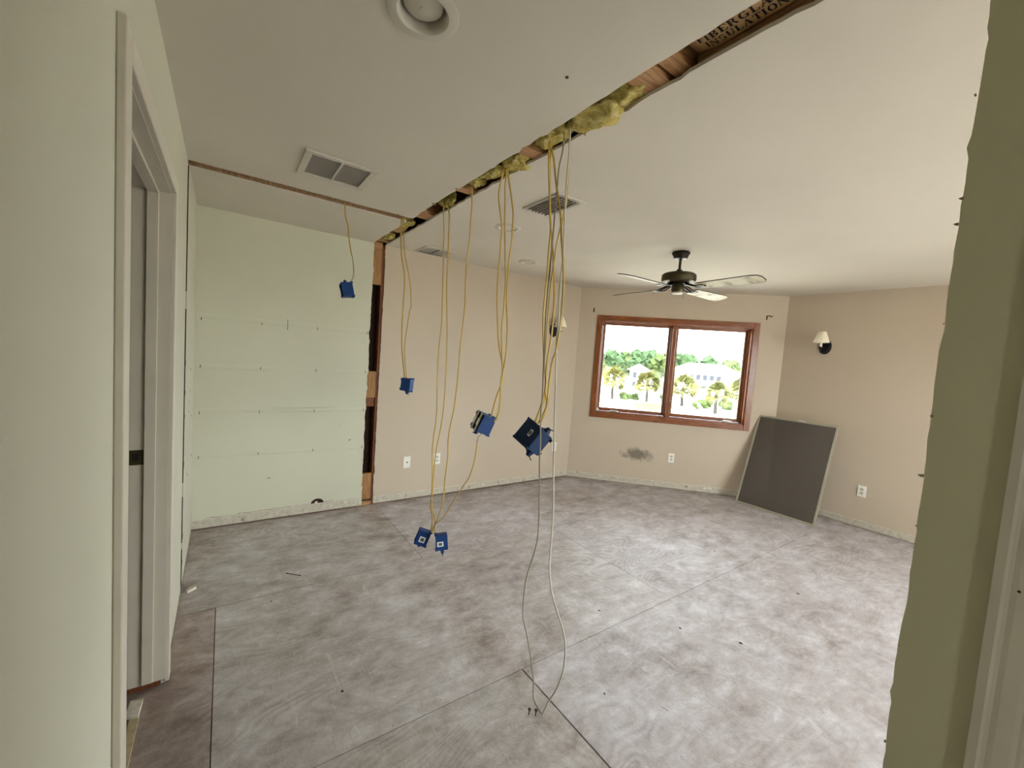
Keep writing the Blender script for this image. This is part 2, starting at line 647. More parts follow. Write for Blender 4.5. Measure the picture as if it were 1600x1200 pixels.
# ---- ceiling panels with torn slots
T = DW
WINH = [(.294, 2.061, .874, 2.045)]
hall = [(XL - .01, YR), (XS0, YR)] + jag((XS0, YR + .01), (XS0, YS0), 150, .005, 11) + jag((XS0 - .01, YS0), (XL - .01, YS0), 34, .004, 12)
ceil = MB().prism(hall, 0, T, F_CEIL).build('ceiling', 'ceil')
struct(ceil, 'white painted drywall ceiling cut through by open wall slots', 'ceiling')
clo = jag((XL - .01, YS1), (XS0, YS1), 34, .005, 13) + jag((XS0, YS1 + .02), (XS0, YB - .01), 24, .004, 14) + [(XS0, YB + .02), (XL - .01, YB + .02)]
MB().prism(clo, 0, T, F_CEIL).build('ceiling_panel', 'ceil', ceil)
main = [(XR + .02, YR), (XR + .02, YC), (XC, YB + .02), (XS1 + .001, YB + .02)] + jag((XS1, YB), (XS1, YR + .05), 190, .006, 15) + [(XS1, YR)]
MB().prism(main, 0, T, F_CEIL).build('ceiling_panel', 'ceil', ceil)
# torn scraps on the slot edges
for (u, v, s, j) in ((XS1 - .004, 1.24, .012, 2), (XS1 + .002, 1.30, .009, 3), (XS0 - .01, 2.20, .012, 4), (XS0 - .008, 2.52, .014, 5), (.98, YS0 - .006, .012, 6)):
    MB().prism([(u - s, v), (u, v - s * .6), (u + s, v + s * .3), (u + s * .2, v + s)], -.006, .001, F_CEIL).build('paper_scrap', 'paper', ceil)
tag(MB().lathe([(0, 0), (.006, .001), (.006, .003), (0, .004)], 10).build('ceiling_screw', 'nail', None, loc=(1.0905 - .18, 1.10, H - .004)), 'small dark screw head left in the hall ceiling beside the slot', 'screw')

# ---- framing above the slots (parts of the ceiling)
for y, wd, tw in ((.955, .095, .04), (1.61, .075, -.02), (2.225, .075, .03), (2.845, .12, .0), (-.2, .09, 0), (3.79, .06, 0)):
    b = MB().box((XL, y - wd / 2, H + T + .0005), (XR, y + wd / 2, H + .145)).build('ceiling_joist', 'lumber_x', ceil)
# second, older block beside the first joist
MB().box((XS0 - .05, .835, H + T + .012), (XS1 + .12, .895, H + .14)).build('blocking', 'lumber_x', ceil)
# cross partition: top plate seen in the narrow slot, split along its length
MB().box((XL, YS0 + .006, H + .005), (XS0 - .02, YS0 + .044, H + .05)).build('top_plate', 'lumber', ceil)
MB().box((XL, YS0 + .064, H + .008), (XS0 - .03, YS1 - .004, H + .05)).build('top_plate', 'lumber', ceil)
roof = MB().box((XL - 1.3, YR - 1.2, H + .32), (XR + 1.2, YB + 1.2, H + .40)).build('roof', 'roofing')  # overhang added to keep direct sun out of the unseen windows
struct(roof, 'flat roof over the room with an added sun-blocking overhang', 'roof')
MB().box((XL, YR, H + .26), (XR, YB, H + .318)).build('added_attic_deck', 'attic', roof)  # dark deck added to block light above the slots

# ---- left wall (door, slot, hall window behind the camera)
DY0, DY1, DZ = 1.203, 2.146, 2.045
HW = (-2.50, -1.85, .30, 2.2)
DOORH = (DY0 - .02, DY1 + .02, -.1, DZ + .02)
mb = MB()
cells(mb, YR, YS0 - .03, .006, H, [DOORH, HW], 0, DW, F_LEFT)
mb.prism([(YS0 - .03, .006)] + jag((YS0 + .012, .006), (YS0 + .012, H), 70, .004, 21) + [(YS0 - .03, H)], 0, DW, F_LEFT)
mb.prism([(YB + .001, H)] + [(YB + .001, .006)] + jag((YS1 - .012, .006), (YS1 - .012, H), 70, .0055, 22), 0, DW, F_LEFT)
wl = mb.build('wall_left', 'pale_sage')
struct(wl, 'pale sage drywall wall with the cased door opening', 'wall')
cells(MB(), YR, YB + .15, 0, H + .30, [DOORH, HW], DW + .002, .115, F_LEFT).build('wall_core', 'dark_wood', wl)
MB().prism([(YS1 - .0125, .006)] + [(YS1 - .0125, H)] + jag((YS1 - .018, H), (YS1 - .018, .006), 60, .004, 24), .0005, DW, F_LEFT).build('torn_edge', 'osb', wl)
for (z, s, j) in ((.735, .016, 0), (.30, .018, 1), (.14, .012, 2), (1.33, .014, 3), (1.16, .012, 4), (1.02, .010, 5)):
    MB().prism([(YS1 - .016, z - s), (YS1 + s * .9, z - s * .3), (YS1 + s, z + s * .7), (YS1 - .012, z + s * 1.2)], -.0012, .002, F_LEFT).build('torn_patch', 'paper', wl)
for z, u in ((1.26, 3.45), (.99, 3.35), (1.05, 3.40), (1.12, 3.44), (.93, 3.6), (.62, 3.7), (.585, 3.3)):
    MB().box((XL - .001, u, z), (XL + .0012, u + .035, z + .012)).build('scuff_mark', 'paper', wl)

# ---- back wall: sage panel, open cavity, beige panel
mb = MB()
mb.prism([(XL - .001, .014)] + jag((XS0 - .002, .014), (XS0 + .006, H), 90, .005, 31) + [(XL - .001, H)], 0, DW, F_BACK)
wb = mb.build('wall_back', 'sage')
struct(wb, 'back wall, sage drywall left of the open stud cavity and beige right of it', 'wall')
MB().prism([(XC + .001, H), (XC + .001, .014)] + jag((XS1 - .004, .014), (XS1 + .002, H), 90, .0035, 32), 0, DW, F_BACK).build('drywall_panel', 'beige', wb)
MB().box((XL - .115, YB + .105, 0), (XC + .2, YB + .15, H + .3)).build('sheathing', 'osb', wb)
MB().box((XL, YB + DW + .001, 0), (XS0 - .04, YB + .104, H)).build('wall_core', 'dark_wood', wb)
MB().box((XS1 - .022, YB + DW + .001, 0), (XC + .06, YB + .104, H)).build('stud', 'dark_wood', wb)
cav = lambda z0, z1, d, mat, nm: MB().box((XS0 - .04, YB + d, z0), (XS1 - .0225, YB + d + .04, z1)).build(nm, mat, wb)
cav(2.075, 2.395, .016, 'lumber_z', 'header_board')
MB().box((XS0 - .04, YB + .014, 2.398), (XS1 - .0225, YB + .10, H + .02)).build('top_plate', 'lumber_x', wb)
cav(1.03, 1.275, .018, 'lumber_z', 'blocking')
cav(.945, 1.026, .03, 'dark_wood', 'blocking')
cav(.055, .305, .018, 'lumber_z', 'blocking')
MB().box((XS0 - .04, YB + .010, 0), (XS1 - .0225, YB + .10, .038)).build('sole_plate', 'lumber_x', wb)
# shelf scars and nail ticks on the sage panel
for z in (1.645, 1.268, .930, .580):
    for dz, hh in ((.014, .004), (-.014, .003)):
        seg = [(XL + .01, z + dz + .003)] + jag((XL + .01, z + dz), (XS0 - .03, z + dz - .012), 60, .0022, int(z * 100)) + [(XS0 - .03, z + dz - .009)]
        MB().prism(seg, -.002, .001, F_BACK).build('paint_ridge', 'ridge' if dz > 0 else 'ridge_dark', wb)
for z in (1.625, 1.268, .915, .570):
    for x in (XL + .035, .239, .646, XS0 - .02):
        dx = rnd.uniform(-.004, .004)
        MB().prism([(x - .002, z - .013), (x + .002, z - .014), (x + .004, z + .008), (x - .001, z + .012)], -.0008, .002, F_BACK).build('nail_hole', 'dark_slot', wb)
MB().prism([(.420, 1.59), (.4235, 1.59), (.4235, 1.68), (.420, 1.68)], -.0006, .002, F_BACK).build('scratch', 'nail', wb)
for (x, z, a, b) in ((.322, .357, .016, .006), (.95, .64, .014, .007), (.62, .335, .003, .003), (.86, .78, .008, .003)):
    MB().prism([(x - a, z - b), (x + a * .6, z - b * .2), (x + a, z + b), (x - a * .3, z + b)], -.0008, .002, F_BACK).build('scuff_mark', 'paper', wb)
# torn line above the bare strip and the half-round knockout
line = jag((XL + .09, .086), (XS0 - .25, .090), 60, .003, 77)
MB().prism(line + [(x, z + rnd.uniform(.001, .005)) for x, z in line[::-1]], -.001, .002, F_BACK).build('torn_line', 'paper', wb)
hp = [(.70 + .052 * math.cos(a), .088 + .040 * math.sin(a)) for a in [math.pi * i / 14 for i in range(15)]]
MB().prism(hp, -.0012, .002, F_BACK).build('knockout_hole', 'osb', wb)
MB().prism([(.675, .089), (.70, .089), (.705, .102), (.685, .106)], -.003, .0, F_BACK).build('torn_paper', 'gypsum', wb)

# ---- window wall
wn = cells(MB(), -.02, LWIN + .02, .012, H, WINH, 0, DW, F_WIN).build('wall_window', 'beige_smudge')
struct(wn, 'angled beige wall that holds the wooden window', 'wall')
cells(MB(), -.05, LWIN + .09, 0, H + .30, WINH, DW + .001, .15, F_WIN).build('wall_core', 'ext', wn)

# ---- right wall with sliding door opening hidden by the stub
SL = (-2.9, -1.0, .03, 2.15)
wr = cells(MB(), YR, YC + .005, .012, H, [SL], 0, DW, F_RIGHT).build('wall_right', 'beige')
struct(wr, 'beige drywall wall with the sconce and the leaning screen', 'wall')
cells(MB(), YR - .15, YC + .1, 0, H + .30, [SL], DW + .001, .15, F_RIGHT).build('wall_core', 'ext', wr)
# ---- rear wall behind the camera
RW = (1.9, 4.9, .5, 2.15)
wz = cells(MB(), XL, XR, .012, H, [RW], 0, DW, F_REAR).build('wall_rear', 'beige')
struct(wz, 'beige wall behind the viewer with a wide window', 'wall')
cells(MB(), XL - .115, XR + .15, 0, H + .30, [RW], DW + .001, .15, F_REAR).build('wall_core', 'ext', wz)

# ---- partition stub with cased door on its hall side
SD = (-.86, -.022, -.1, 2.045)
SE = .1705
mb = MB()
cells(mb, YR, .12, .012, H, [SD], 0, DW, F_STUBL)
mb.prism([(.12, .012)] + jag((SE, .012), (SE, H), 120, .0022, 41) + [(.12, H)], 0, DW, F_STUBL)
ws = mb.build('wall_partition', 'olive')
struct(ws, 'sage partition stub with a torn drywall edge beside the camera', 'wall')
mb = MB()
cells(mb, YR, .12, .012, H, [SD], 0, DW, F_STUBR)
mb.prism([(.12, .012)] + jag((SE - .01, .012), (SE - .01, H), 120, .004, 42) + [(.12, H)], 0, DW, F_STUBR)
mb.build('drywall_panel', 'beige', ws)
cells(MB(), YR, SE - .045, 0, H + .1, [SD], DW + .001, XS1 - XS0 - DW - .001, F_STUBL).build('wall_core', 'lumber_z', ws)
for i, (z, s) in enumerate(((2.025, .003), (1.845, .004), (1.80, .004), (1.449, .005), (1.335, .005), (1.238, .003), (1.62, .002), (1.0, .002), (.80, .003), (2.2, .003))):
    y = SE + (-.001 if i % 2 else .001)
    MB().prism([(y - s * .4, z - s * .5), (y + s * .3, z - s * .7), (y + s * (1.3 if i in (1, 2, 4) else .7), z + s * .1), (y - s * .2, z + s * .5)], -.002, .004, F_STUBL).build('paper_scrap', 'paper', ws)

# ---- side room behind the left door, so the opening leads somewhere
cw = MB()
cw.box((XL - 1.6, .70, 0), (XL - .118, .76, H))
cw.box((XL - 1.6, 2.60, 0), (XL - .118, 2.66, H))
cw.box((XL - 1.66, .70, 0), (XL - 1.6, 2.66, H))
cwo = cw.build('wall_closet', 'sage')
struct(cwo, 'pale walls of the small side room behind the left door', 'wall')
MB().box((XL - 1.66, .70, H), (XL - .118, 2.66, H + .012)).build('ceiling_panel', 'ceil', cwo)

# ---- bare strips where the baseboards came off
def scar(name, u0, u1, h0, h1, fn, seed, label):
    top = jag((u0, h0), (u1, h1), max(12, int(abs(u1 - u0) * 28)), .003, seed)
    o = MB().prism([(u1, .011), (u0, .011)] + top, -.0022, .001, fn).build(name, 'scar')
    struct(o, label, 'trim')
    rid = [(a, b + .001) for a, b in top]
    MB().prism(rid + [(a, b + .0045 + .002 * math.sin(a * 31)) for a, b in top[::-1]], -.0035, .001, fn).build('caulk_ridge', 'gypsum', o)
    r = random.Random(seed)
    for k in range(int(abs(u1 - u0) * 3)):
        u = r.uniform(min(u0, u1) + .03, max(u0, u1) - .05)
        a = r.uniform(.012, .04)
        z = r.uniform(.02, .06)
        MB().prism([(u, z), (u + a, z - .006), (u + a * .9, z + .014), (u + a * .3, z + .02)], -.004, 0, fn).build('torn_chip', 'paper' if k % 3 == 0 else 'gypsum', o)
scar('baseboard_sage', XL + .004, XS0 - .02, .078, .080, F_BACK, 51, 'bare pale strip along the foot of the sage wall')
scar('baseboard_back', XS1 + .012, XC - .004, .070, .072, F_BACK, 52, 'bare torn strip along the foot of the beige back wall')
scar('baseboard_window', .01, LWIN - .01, .070, .072, F_WIN, 53, 'bare torn strip along the foot of the window wall')
scar('baseboard_right', YC - .01, YR + .1, .072, .070, F_RIGHT, 54, 'bare chipped strip along the foot of the right wall')

# ---- left door frame
d1 = struct(empty('door_1', (XL, (DY0 + DY1) / 2, 0)), 'white painted door casing and jamb without a door on the left wall', 'door')
def part(root, mb, name, mat, **kw):
    """build in world coordinates, then hang under the thing"""
    inv = Matrix.LocRotScale(root.location, root.rotation_euler, None).inverted()
    bmesh.ops.transform(mb.bm, matrix=inv, verts=mb.bm.verts)
    return mb.build(name, mat, root, **kw)
CW, CT = .060, .016
def casing(u0, u1, z0, z1, fn, along):
    mb = MB()
    if along == 'z':
        mb.box((u0, z0, -CT), (u1, z1, 0), fn)
    else:
        mb.box((u0, z0, -CT), (u1, z1, 0), fn)
    return mb
part(d1, casing(DY0 - .006 - CW, DY0 - .006, .018, DZ + .004 + CW, F_LEFT, 'z'), 'casing', 'white_trim', bevel=.003)
part(d1, casing(DY1 + .006, DY1 + .006 + CW, .018, DZ + .004 + CW, F_LEFT, 'z'), 'casing', 'white_trim', bevel=.003)
part(d1, casing(DY0 - .006, DY1 + .006, DZ + .004, DZ + .004 + CW, F_LEFT, 'y'), 'head_casing', 'white_trim', bevel=.003)
part(d1, MB().box((DY0 - .019, .02, -.001), (DY0, DZ + .018, .116), F_LEFT), 'jamb', 'white_trim')
jf = part(d1, MB().box((DY1, .035, -.001), (DY1 + .019, DZ + .018, .116), F_LEFT), 'jamb', 'white_trim')
part(d1, MB().box((DY0, DZ, -.001), (DY1, DZ + .018, .116), F_LEFT), 'head_jamb', 'white_trim')
part(d1, MB().box((DY1 - .011, .04, .036), (DY1, DZ - .011, .072), F_LEFT), 'door_stop', 'white_trim', bevel=.002)
part(d1, MB().box((DY0, .04, .036), (DY0 + .011, DZ - .011, .072), F_LEFT), 'door_stop', 'white_trim', bevel=.002)
part(d1, MB().box((DY0, DZ - .011, .036), (DY1, DZ, .072), F_LEFT), 'door_stop', 'white_trim', bevel=.002)
sp = MB()
zc_, wc_ = 1.0, .095
sp.prism([(wc_ - .022 + 0, zc_ - .030), (wc_ + .021, zc_ - .030), (wc_ + .021, zc_ + .030), (wc_ - .022, zc_ + .030)], 0, .002, lambda a, z, t: (XL - a, DY1 - t, z))
o = part(d1, sp, 'strike_plate', 'bronze')
o['label'] = 'dark bronze strike plate'
part(d1, MB().box((XL - wc_ - .012, DY1 - .0026, zc_ - .014), (XL - wc_ + .008, DY1 - .0018, zc_ + .014)), 'strike_hole', 'dark_slot')
ts = MB().box((-.014, -.24, 0), (.014, .24, .007)).build('tack_strip', 'threshold', None, loc=(XL - .075, 1.87, .0002))
tag(ts, 'pale wooden tack strip lying in the left doorway', 'strip')
tp = MB().prism([(-.02, -.04), (.022, -.05), (.026, .03), (-.012, .045)], .0, .012, lambda a, b, c: (a, b, c)).build('drywall_scrap', 'gypsum', None, loc=(XL - .085, 2.105 - .055, .0075))
tag(tp, 'broken drywall scrap by the far jamb of the left doorway', 'scrap')

# ---- right door casing on the stub (moulded profile)
d2 = struct(empty('door_2', (XS0, -.44, 0)), 'moulded white door casing at the right edge beside the stub', 'door')
def moulded(y0, z0, z1):
    prof = [(0, 0), (0, -.015), (-.012, -.017), (-.016, -.0135), (-.021, -.012), (-.028, -.0135), (-.046, -.0125), (-.052, -.011), (-.056, -.0115), (-.066, -.009), (-.070, -.007), (-.070, 0)]
    return MB().prism([(y0 + a, b) for a, b in prof], z0, z1, lambda a, b, z: (XS0 + b, a, z))
part(d2, moulded(.0695, .012, 2.105), 'casing', 'white_trim')
mir = MB().prism([(-.93 - a, b) for a, b in [(0, 0), (0, -.015), (-.012, -.017), (-.016, -.0135), (-.046, -.0125), (-.070, -.007), (-.070, 0)]], .012, 2.105, lambda a, b, z: (XS0 + b, a, z))
part(d2, mir, 'casing', 'white_trim')
part(d2, MB().box((-.86, 2.05, -.014), (-.0005, 2.105, 0), F_STUBL), 'head_casing', 'white_trim')
part(d2, MB().box((-.022, .012, -.003), (-.005, 2.045, .113), F_STUBL), 'jamb', 'white_trim')
part(d2, MB().box((-.86, .012, -.003), (-.843, 2.045, .113), F_STUBL), 'jamb', 'white_trim')
part(d2, MB().box((-.843, 2.041, -.002), (-.022, 2.064, .113), F_STUBL), 'head_jamb', 'white_trim')
part(d2, MB().lathe([(0, .03), (.026, .03), (.026, .024), (.010, .020), (.010, -.015), (.024, -.022), (.026, -.038), (.018, -.046), (0, -.048)], 20, lambda x, y, z: (XS0 + z, -.775 + x, .96 + y)), 'knob', 'bronze', smooth=True)
lf = part(d2, MB().box((-.840, .018, .030), (-.025, 2.040, .065), F_STUBL), 'added_door_leaf', 'white_trim')  # unseen closed leaf, added to keep the hall dim
part(d2, MB().lathe([(0, 0), (.0022, .0003), (.0018, .001), (0, .0012)], 8, lambda x, y, z: (XS0 - .0131 - z, .040 + x, 1.18 + y)), 'nail_hole', 'dark_slot')

# ---- wooden casement window
w1 = struct(empty('window_1', F_WIN(1.1775, 0, 0)), 'red-brown oak double casement window in the angled wall', 'window')
a0, a1, b0, b1 = WINH[0]
CWD = .063
def wpart(name, u0, u1, z0, z1, w0, w1_, mat='oak', bevel=.003, parent=None):
    mb = MB().box((u0, z0, w0), (u1, z1, w1_), F_WIN)
    o = part(w1, mb, name, mat, bevel=bevel)
    if parent is not None:
        o.parent = parent
    return o
wpart('casing', a0 - CWD, a0 + .003, b0 - CWD, b1 + CWD, -.019, 0)
wpart('casing', a1 - .003, a1 + CWD, b0 - CWD, b1 + CWD, -.019, 0)
wpart('casing', a0 + .003, a1 - .003, b1 - .003, b1 + CWD, -.018, 0, 'oak_h')
wpart('casing', a0 + .003, a1 - .003, b0 - CWD, b0 + .003, -.018, 0, 'oak_h')
wpart('jamb', a0, a0 + .014, b0, b1, 0, .148)
wpart('jamb', a1 - .014, a1, b0, b1, 0, .148)
wpart('head_jamb', a0 + .014, a1 - .014, b1 - .014, b1, 0, .148, 'oak_h')
wpart('sill', a0 + .014, a1 - .014, b0, b0 + .016, 0, .148, 'oak_h')
am = (a0 + a1) / 2
wpart('mullion', am - .022, am + .022, b0 + .016, b1 - .014, .012, .148)
for (p0, p1) in ((a0 + .014, am - .022), (am + .022, a1 - .014)):
    z0, z1 = b0 + .016, b1 - .014
    s = struct(empty('sash', (0, 0, 0)))
    del s['kind']
    s.parent = w1
    ST = .034
    wpart('stop_bead', p0, p0 + .012, z0, z1, .060, .085)
    wpart('stop_bead', p1 - .012, p1, z0, z1, .060, .085)
    wpart('stop_bead', p0 + .012, p1 - .012, z1 - .012, z1, .060, .085, 'oak_h')
    wpart('stile', p0 + .002, p0 + ST, z0 + .002, z1 - .002, .090, .127, parent=s)
    wpart('stile', p1 - ST, p1 - .002, z0 + .002, z1 - .002, .090, .127, parent=s)
    wpart('rail', p0 + ST, p1 - ST, z1 - ST, z1 - .002, .090, .127, 'oak_h', parent=s)
    wpart('rail', p0 + ST, p1 - ST, z0 + .002, z0 + .045, .090, .127, 'oak_h', parent=s)
    wpart('glazing_bead', p0 + ST, p0 + ST + .007, z0 + .045, z1 - ST, .094, .104, 'white_trim', .001, parent=s)
    wpart('glazing_bead', p1 - ST - .007, p1 - ST, z0 + .045, z1 - ST, .094, .104, 'white_trim', .001, parent=s)
    g = wpart('pane', p0 + ST, p1 - ST, z0 + .045, z1 - ST, .106, .110, 'glass', 0, parent=s)
    # crank cover and folded handle on the sill
    uc = p0 + .17 if p0 < am - .1 else p1 - .22
    wpart('crank_cover', uc, uc + .11, b0 + .016, b0 + .034, .006, .044, 'steel', .006)
    wpart('crank_handle', uc + .012, uc + .085, b0 + .034, b0 + .042, .012, .026, 'steel', .003)
    wpart('sash_lock', (am - .030 if p0 < am - .1 else am + .022), (am - .022 if p0 < am - .1 else am + .030), 1.02, 1.09, .018, .028, 'bronze', .002)
st = MB().lathe([(0, 0), (.030, 0), (.030, .001), (0, .0012)], 20, lambda x, y, z: F_WIN(a0 + .020 + x, b0 + .028 + y, .050 - z))
o = part(w1, st, 'sticker', 'white_plastic')
o['label'] = 'round white sticker'

# simple windows out of view that let the daylight in
def plain_window(name, fn, h, label, mull):
    root = struct(empty(name, fn((h[0] + h[1]) / 2, 0, 0)), label, 'window')
    u0, u1, z0, z1 = h
    for c in ((u0, u0 + .05, z0, z1), (u1 - .05, u1, z0, z1), (u0 + .05, u1 - .05, z1 - .05, z1), (u0 + .05, u1 - .05, z0, z0 + .05)):
        part(root, MB().box((c[0], c[2], .03), (c[1], c[3], .10), fn), 'frame', 'white_trim')
    for k in range(1, mull):
        u = u0 + (u1 - u0) * k / mull
        part(root, MB().box((u - .025, z0 + .05, .03), (u + .025, z1 - .05, .10), fn), 'mullion', 'white_trim')
    part(root, MB().box((u0 + .05, z0 + .05, .064), (u1 - .05, z1 - .05, .068), fn), 'pane', 'glass')
plain_window('window_2', F_RIGHT, SL, 'white sliding glass door in the right wall', 2)
plain_window('window_3', F_REAR, RW, 'wide white window in the rear wall', 3)
plain_window('window_4', F_LEFT, HW, 'narrow white window in the hall', 1)

# ================================================================ OBJECTS
# ---- ceiling fan
fan = tag(empty('ceiling_fan', (3.004, 2.02, H)), 'dark bronze ceiling fan with four worn cream blades near the window', 'fan')
MB().lathe([(0, 0), (.066, 0), (.070, -.012), (.062, -.022), (.050, -.052), (.026, -.060), (0, -.060)], 28).build('canopy', 'dark_bronze', fan, True)
MB().lathe([(.011, -.055), (.011, -.135), (.022, -.138), (.024, -.160), (.016, -.168), (0, -.168)], 16).build('downrod', 'bronze', fan, True)
MB().lathe([(0, -.160), (.060, -.162), (.118, -.172), (.132, -.184), (.134, -.222), (.126, -.238), (.095, -.248), (.060, -.252), (0, -.252)], 36).build('motor_housing', 'bronze', fan, True)
MB().lathe([(0, -.250), (.085, -.252), (.088, -.258), (.060, -.264), (0, -.264)], 28).build('flywheel', 'black_metal', fan, True)
MB().lathe([(0, -.262), (.048, -.262), (.050, -.300), (.046, -.322), (0, -.322)], 24).build('switch_housing', 'bronze', fan, True)
MB().lathe([(0, -.320), (.047, -.322), (.040, -.332), (0, -.336)], 24).build('switch_cap', 'lens', fan, True)
MB().tube([(.045, -.02, -.315), (.048, -.02, -.33), (.048, -.021, -.37)], .0012, 6).build('pull_chain', 'bronze', fan)
for k in range(4):
    az = math.radians(178.2 - 90 * k)
    hold = empty('blade_arm', (0, 0, 0), (0, 0, az))
    bpy.data.objects.remove(hold)
    rm = Matrix.Rotation(az, 4, 'Z')
    mb = MB()
    for sgn in (-1, 1):
        mb.tube([(.07, sgn * .012, -.256), (.10, sgn * .030, -.268), (.14, sgn * .034, -.284), (.175, sgn * .022, -.290), (.215, sgn * .004, -.289)], .0055, 8)
    mb.tube([(.06, 0, -.258), (.12, 0, -.272), (.17, 0, -.288), (.245, 0, -.288)], .006, 8)
    mb.box((.185, -.034, -.2925), (.235, .034, -.2885))
    bmesh.ops.transform(mb.bm, matrix=rm, verts=mb.bm.verts)
    mb.build('blade_arm', 'black_metal', fan, True)
    # blade: tapered plank with clipped end corners, pitched 12 degrees
    out = [(.185, -.046), (.20, -.054), (.60, -.070), (.645, -.060), (.663, -.030), (.663, .030), (.645, .060), (.60, .070), (.20, .054), (.185, .046)]
    mb = MB().prism(out, -.003, .003, lambda a, b, c: (a, b, c))
    pm = rm @ Matrix.Translation((0, 0, -.292 + .008)) @ Matrix.Rotation(math.radians(-12), 4, 'X')
    bmesh.ops.transform(mb.bm, matrix=pm, verts=mb.bm.verts)
    b = mb.build('blade', 'blade', fan)
    mb = MB()
    n = len(out)
    for i in range(n):
        p, q = out[i], out[(i + 1) % n]
        mb.tube([(p[0], p[1], 0), (q[0], q[1], 0)], .0034, 6)
    bmesh.ops.transform(mb.bm, matrix=pm, verts=mb.bm.verts)
    mb.build('blade_edge', 'dark_bronze', b)

# ---- recessed downlights
def downlight(x, y, r, deep, label):
    o = tag(empty('recessed_light', (x, y, H)), label, 'light')
    MB().lathe([(r, 0), (r, -.003), (r * .94, -.0055), (r * .72, -.006), (r * .67, -.002), (r * .66, .0)], 40).build('trim_ring', 'register', o, True)
    MB().lathe([(r * .665, -.002), (r * .64, .02), (r * .62, .05 if deep else .012)], 40).build('baffle', 'register', o, True)
    z = .008 if deep else .004
    MB().lathe([(0, z - .004), (r * .12, z - .002), (r * .13, z), (r * .45, z + .004), (r * .54, z + .012), (r * .56, z + .03), (0, z + .03)], 32).build('lamp_lens', 'lens', o, True)
    return o
downlight(.435, 1.172, .100, True, 'large round recessed light in the hall ceiling near the camera')
downlight(1.677, 2.567, .095, False, 'round recessed light behind the middle bundle of yellow cables')
downlight(2.42, 3.30, .096, False, 'farther round recessed light near the beige back wall')
# openings for cans: drywall above is hidden by the trims; cut the hall ceiling for the deep one
def cut(o, x, y, r, z0, z1):
    me = MB().lathe([(0, z0), (r, z0), (r, z1), (0, z1)], 40).build('cutter', 'ceil', None, loc=(x, y, 0))
    md = o.modifiers.new('can', 'BOOLEAN')
    md.object = me
    md.operation = 'DIFFERENCE'
    md.solver = 'EXACT'
    dg = bpy.context.evaluated_depsgraph_get()
    dg.update()
    nm = bpy.data.meshes.new_from_object(o.evaluated_get(dg))
    o.modifiers.remove(md)
    o.data = nm
    bpy.data.objects.remove(me)
cut(ceil, .435, 1.172, .066, H - .1, H + .2)

# ---- ceiling registers
def grille(x0, x1, y0, y1, label):
    o = tag(empty('return_vent', ((x0 + x1) / 2, (y0 + y1) / 2, H)), label, 'vent')
    hx, hy = (x1 - x0) / 2, (y1 - y0) / 2
    fw = .034
    mb = MB()
    for a in (((-hx, -hy), (hx, -hy + fw)), ((-hx, hy - fw), (hx, hy)), ((-hx, -hy + fw), (-hx + fw, hy - fw)), ((hx - fw, -hy + fw), (hx, hy - fw))):
        mb.box((*a[0], -.010), (*a[1], -.0002))
    mb.build('frame', 'register', o, bevel=.002)
    MB().box((-.005, -hy + fw, -.0085), (.005, hy - fw, -.0002)).build('divider', 'register', o)
    MB().box((-hx + fw, -hy + fw, -.0012), (hx - fw, hy - fw, -.0002)).build('filter_back', 'vent_back', o)
    sl = None
    n = 22
    for sgn in (-1, 1):
        mb = MB()
        for i in range(n):
            y = -hy + fw + (i + .5) * (2 * hy - 2 * fw) / n
            xa, xb = (-hx + fw, -.005) if sgn < 0 else (.005, hx - fw)
            mb.hexa([(xa, y - .006, -.0055), (xb, y - .006, -.0055), (xb, y - .005, -.006), (xa, y - .005, -.006), (xa, y + .003, -.0016), (xb, y + .003, -.0016), (xb, y + .004, -.0021), (xa, y + .004, -.0021)])
        g = mb.build('louvre_panel', 'register', o)
        g['kind'] = 'stuff'
    return o
grille(.303, .657, 2.294, 2.642, 'square white return air grille with two fields in the hall ceiling')

def supply(x0, x1, y0, y1, label, two=False):
    o = tag(empty('supply_vent', ((x0 + x1) / 2, (y0 + y1) / 2, H)), label, 'vent')
    hx, hy = (x1 - x0) / 2, (y1 - y0) / 2
    fw = .028
    mb = MB()
    for a in (((-hx, -hy), (hx, -hy + fw)), ((-hx, hy - fw), (hx, hy)), ((-hx, -hy + fw), (-hx + fw, hy - fw)), ((hx - fw, -hy + fw), (hx, hy - fw))):
        mb.box((*a[0], -.007), (*a[1], -.0002))
    mb.build('frame', 'register', o, bevel=.003)
    MB().box((-hx + fw, -hy + fw, -.0010), (hx - fw, hy - fw, -.0002)).build('duct_opening', 'vent_back', o)
    if not two:
        n = 6
        for i in range(n):
            x = -hx + fw + (i + .5) * (2 * hx - 2 * fw) / n
            mb = MB()
            pr = [(-.016, -.018), (-.010, -.010), (0, -.004), (.012, -.002), (.012, -.001), (0, -.003), (-.011, -.009), (-.0175, -.018)]
            mb.prism([(x + a, b) for a, b in pr], -hy + fw, hy - fw, lambda a, b, c: (a, c, b))
            mb.build('louvre', 'register', o)
    else:
        MB().box((-.004, -hy + fw, -.009), (.004, hy - fw, -.001)).build('divider', 'label_grey', o)
        MB().box((-hx + fw, hy - fw - .012, -.008), (hx - fw, hy - fw, -.001)).build('damper_bar', 'label_grey', o)
        for sgn in (-1, 1):
            for i in range(5):
                y = -hy + fw + (i + .5) * (2 * hy - 2 * fw - .014) / 5
                xa, xb = (-hx + fw, -.004) if sgn < 0 else (.004, hx - fw)
                MB().hexa([(xa, y - .020, -.0065), (xb, y - .020, -.0065), (xb, y - .019, -.0075), (xa, y - .019, -.0075), (xa, y + .018, -.0022), (xb, y + .018, -.0022), (xb, y + .018, -.0032), (xa, y + .018, -.0032)]).build('louvre', 'register', o)
    return o
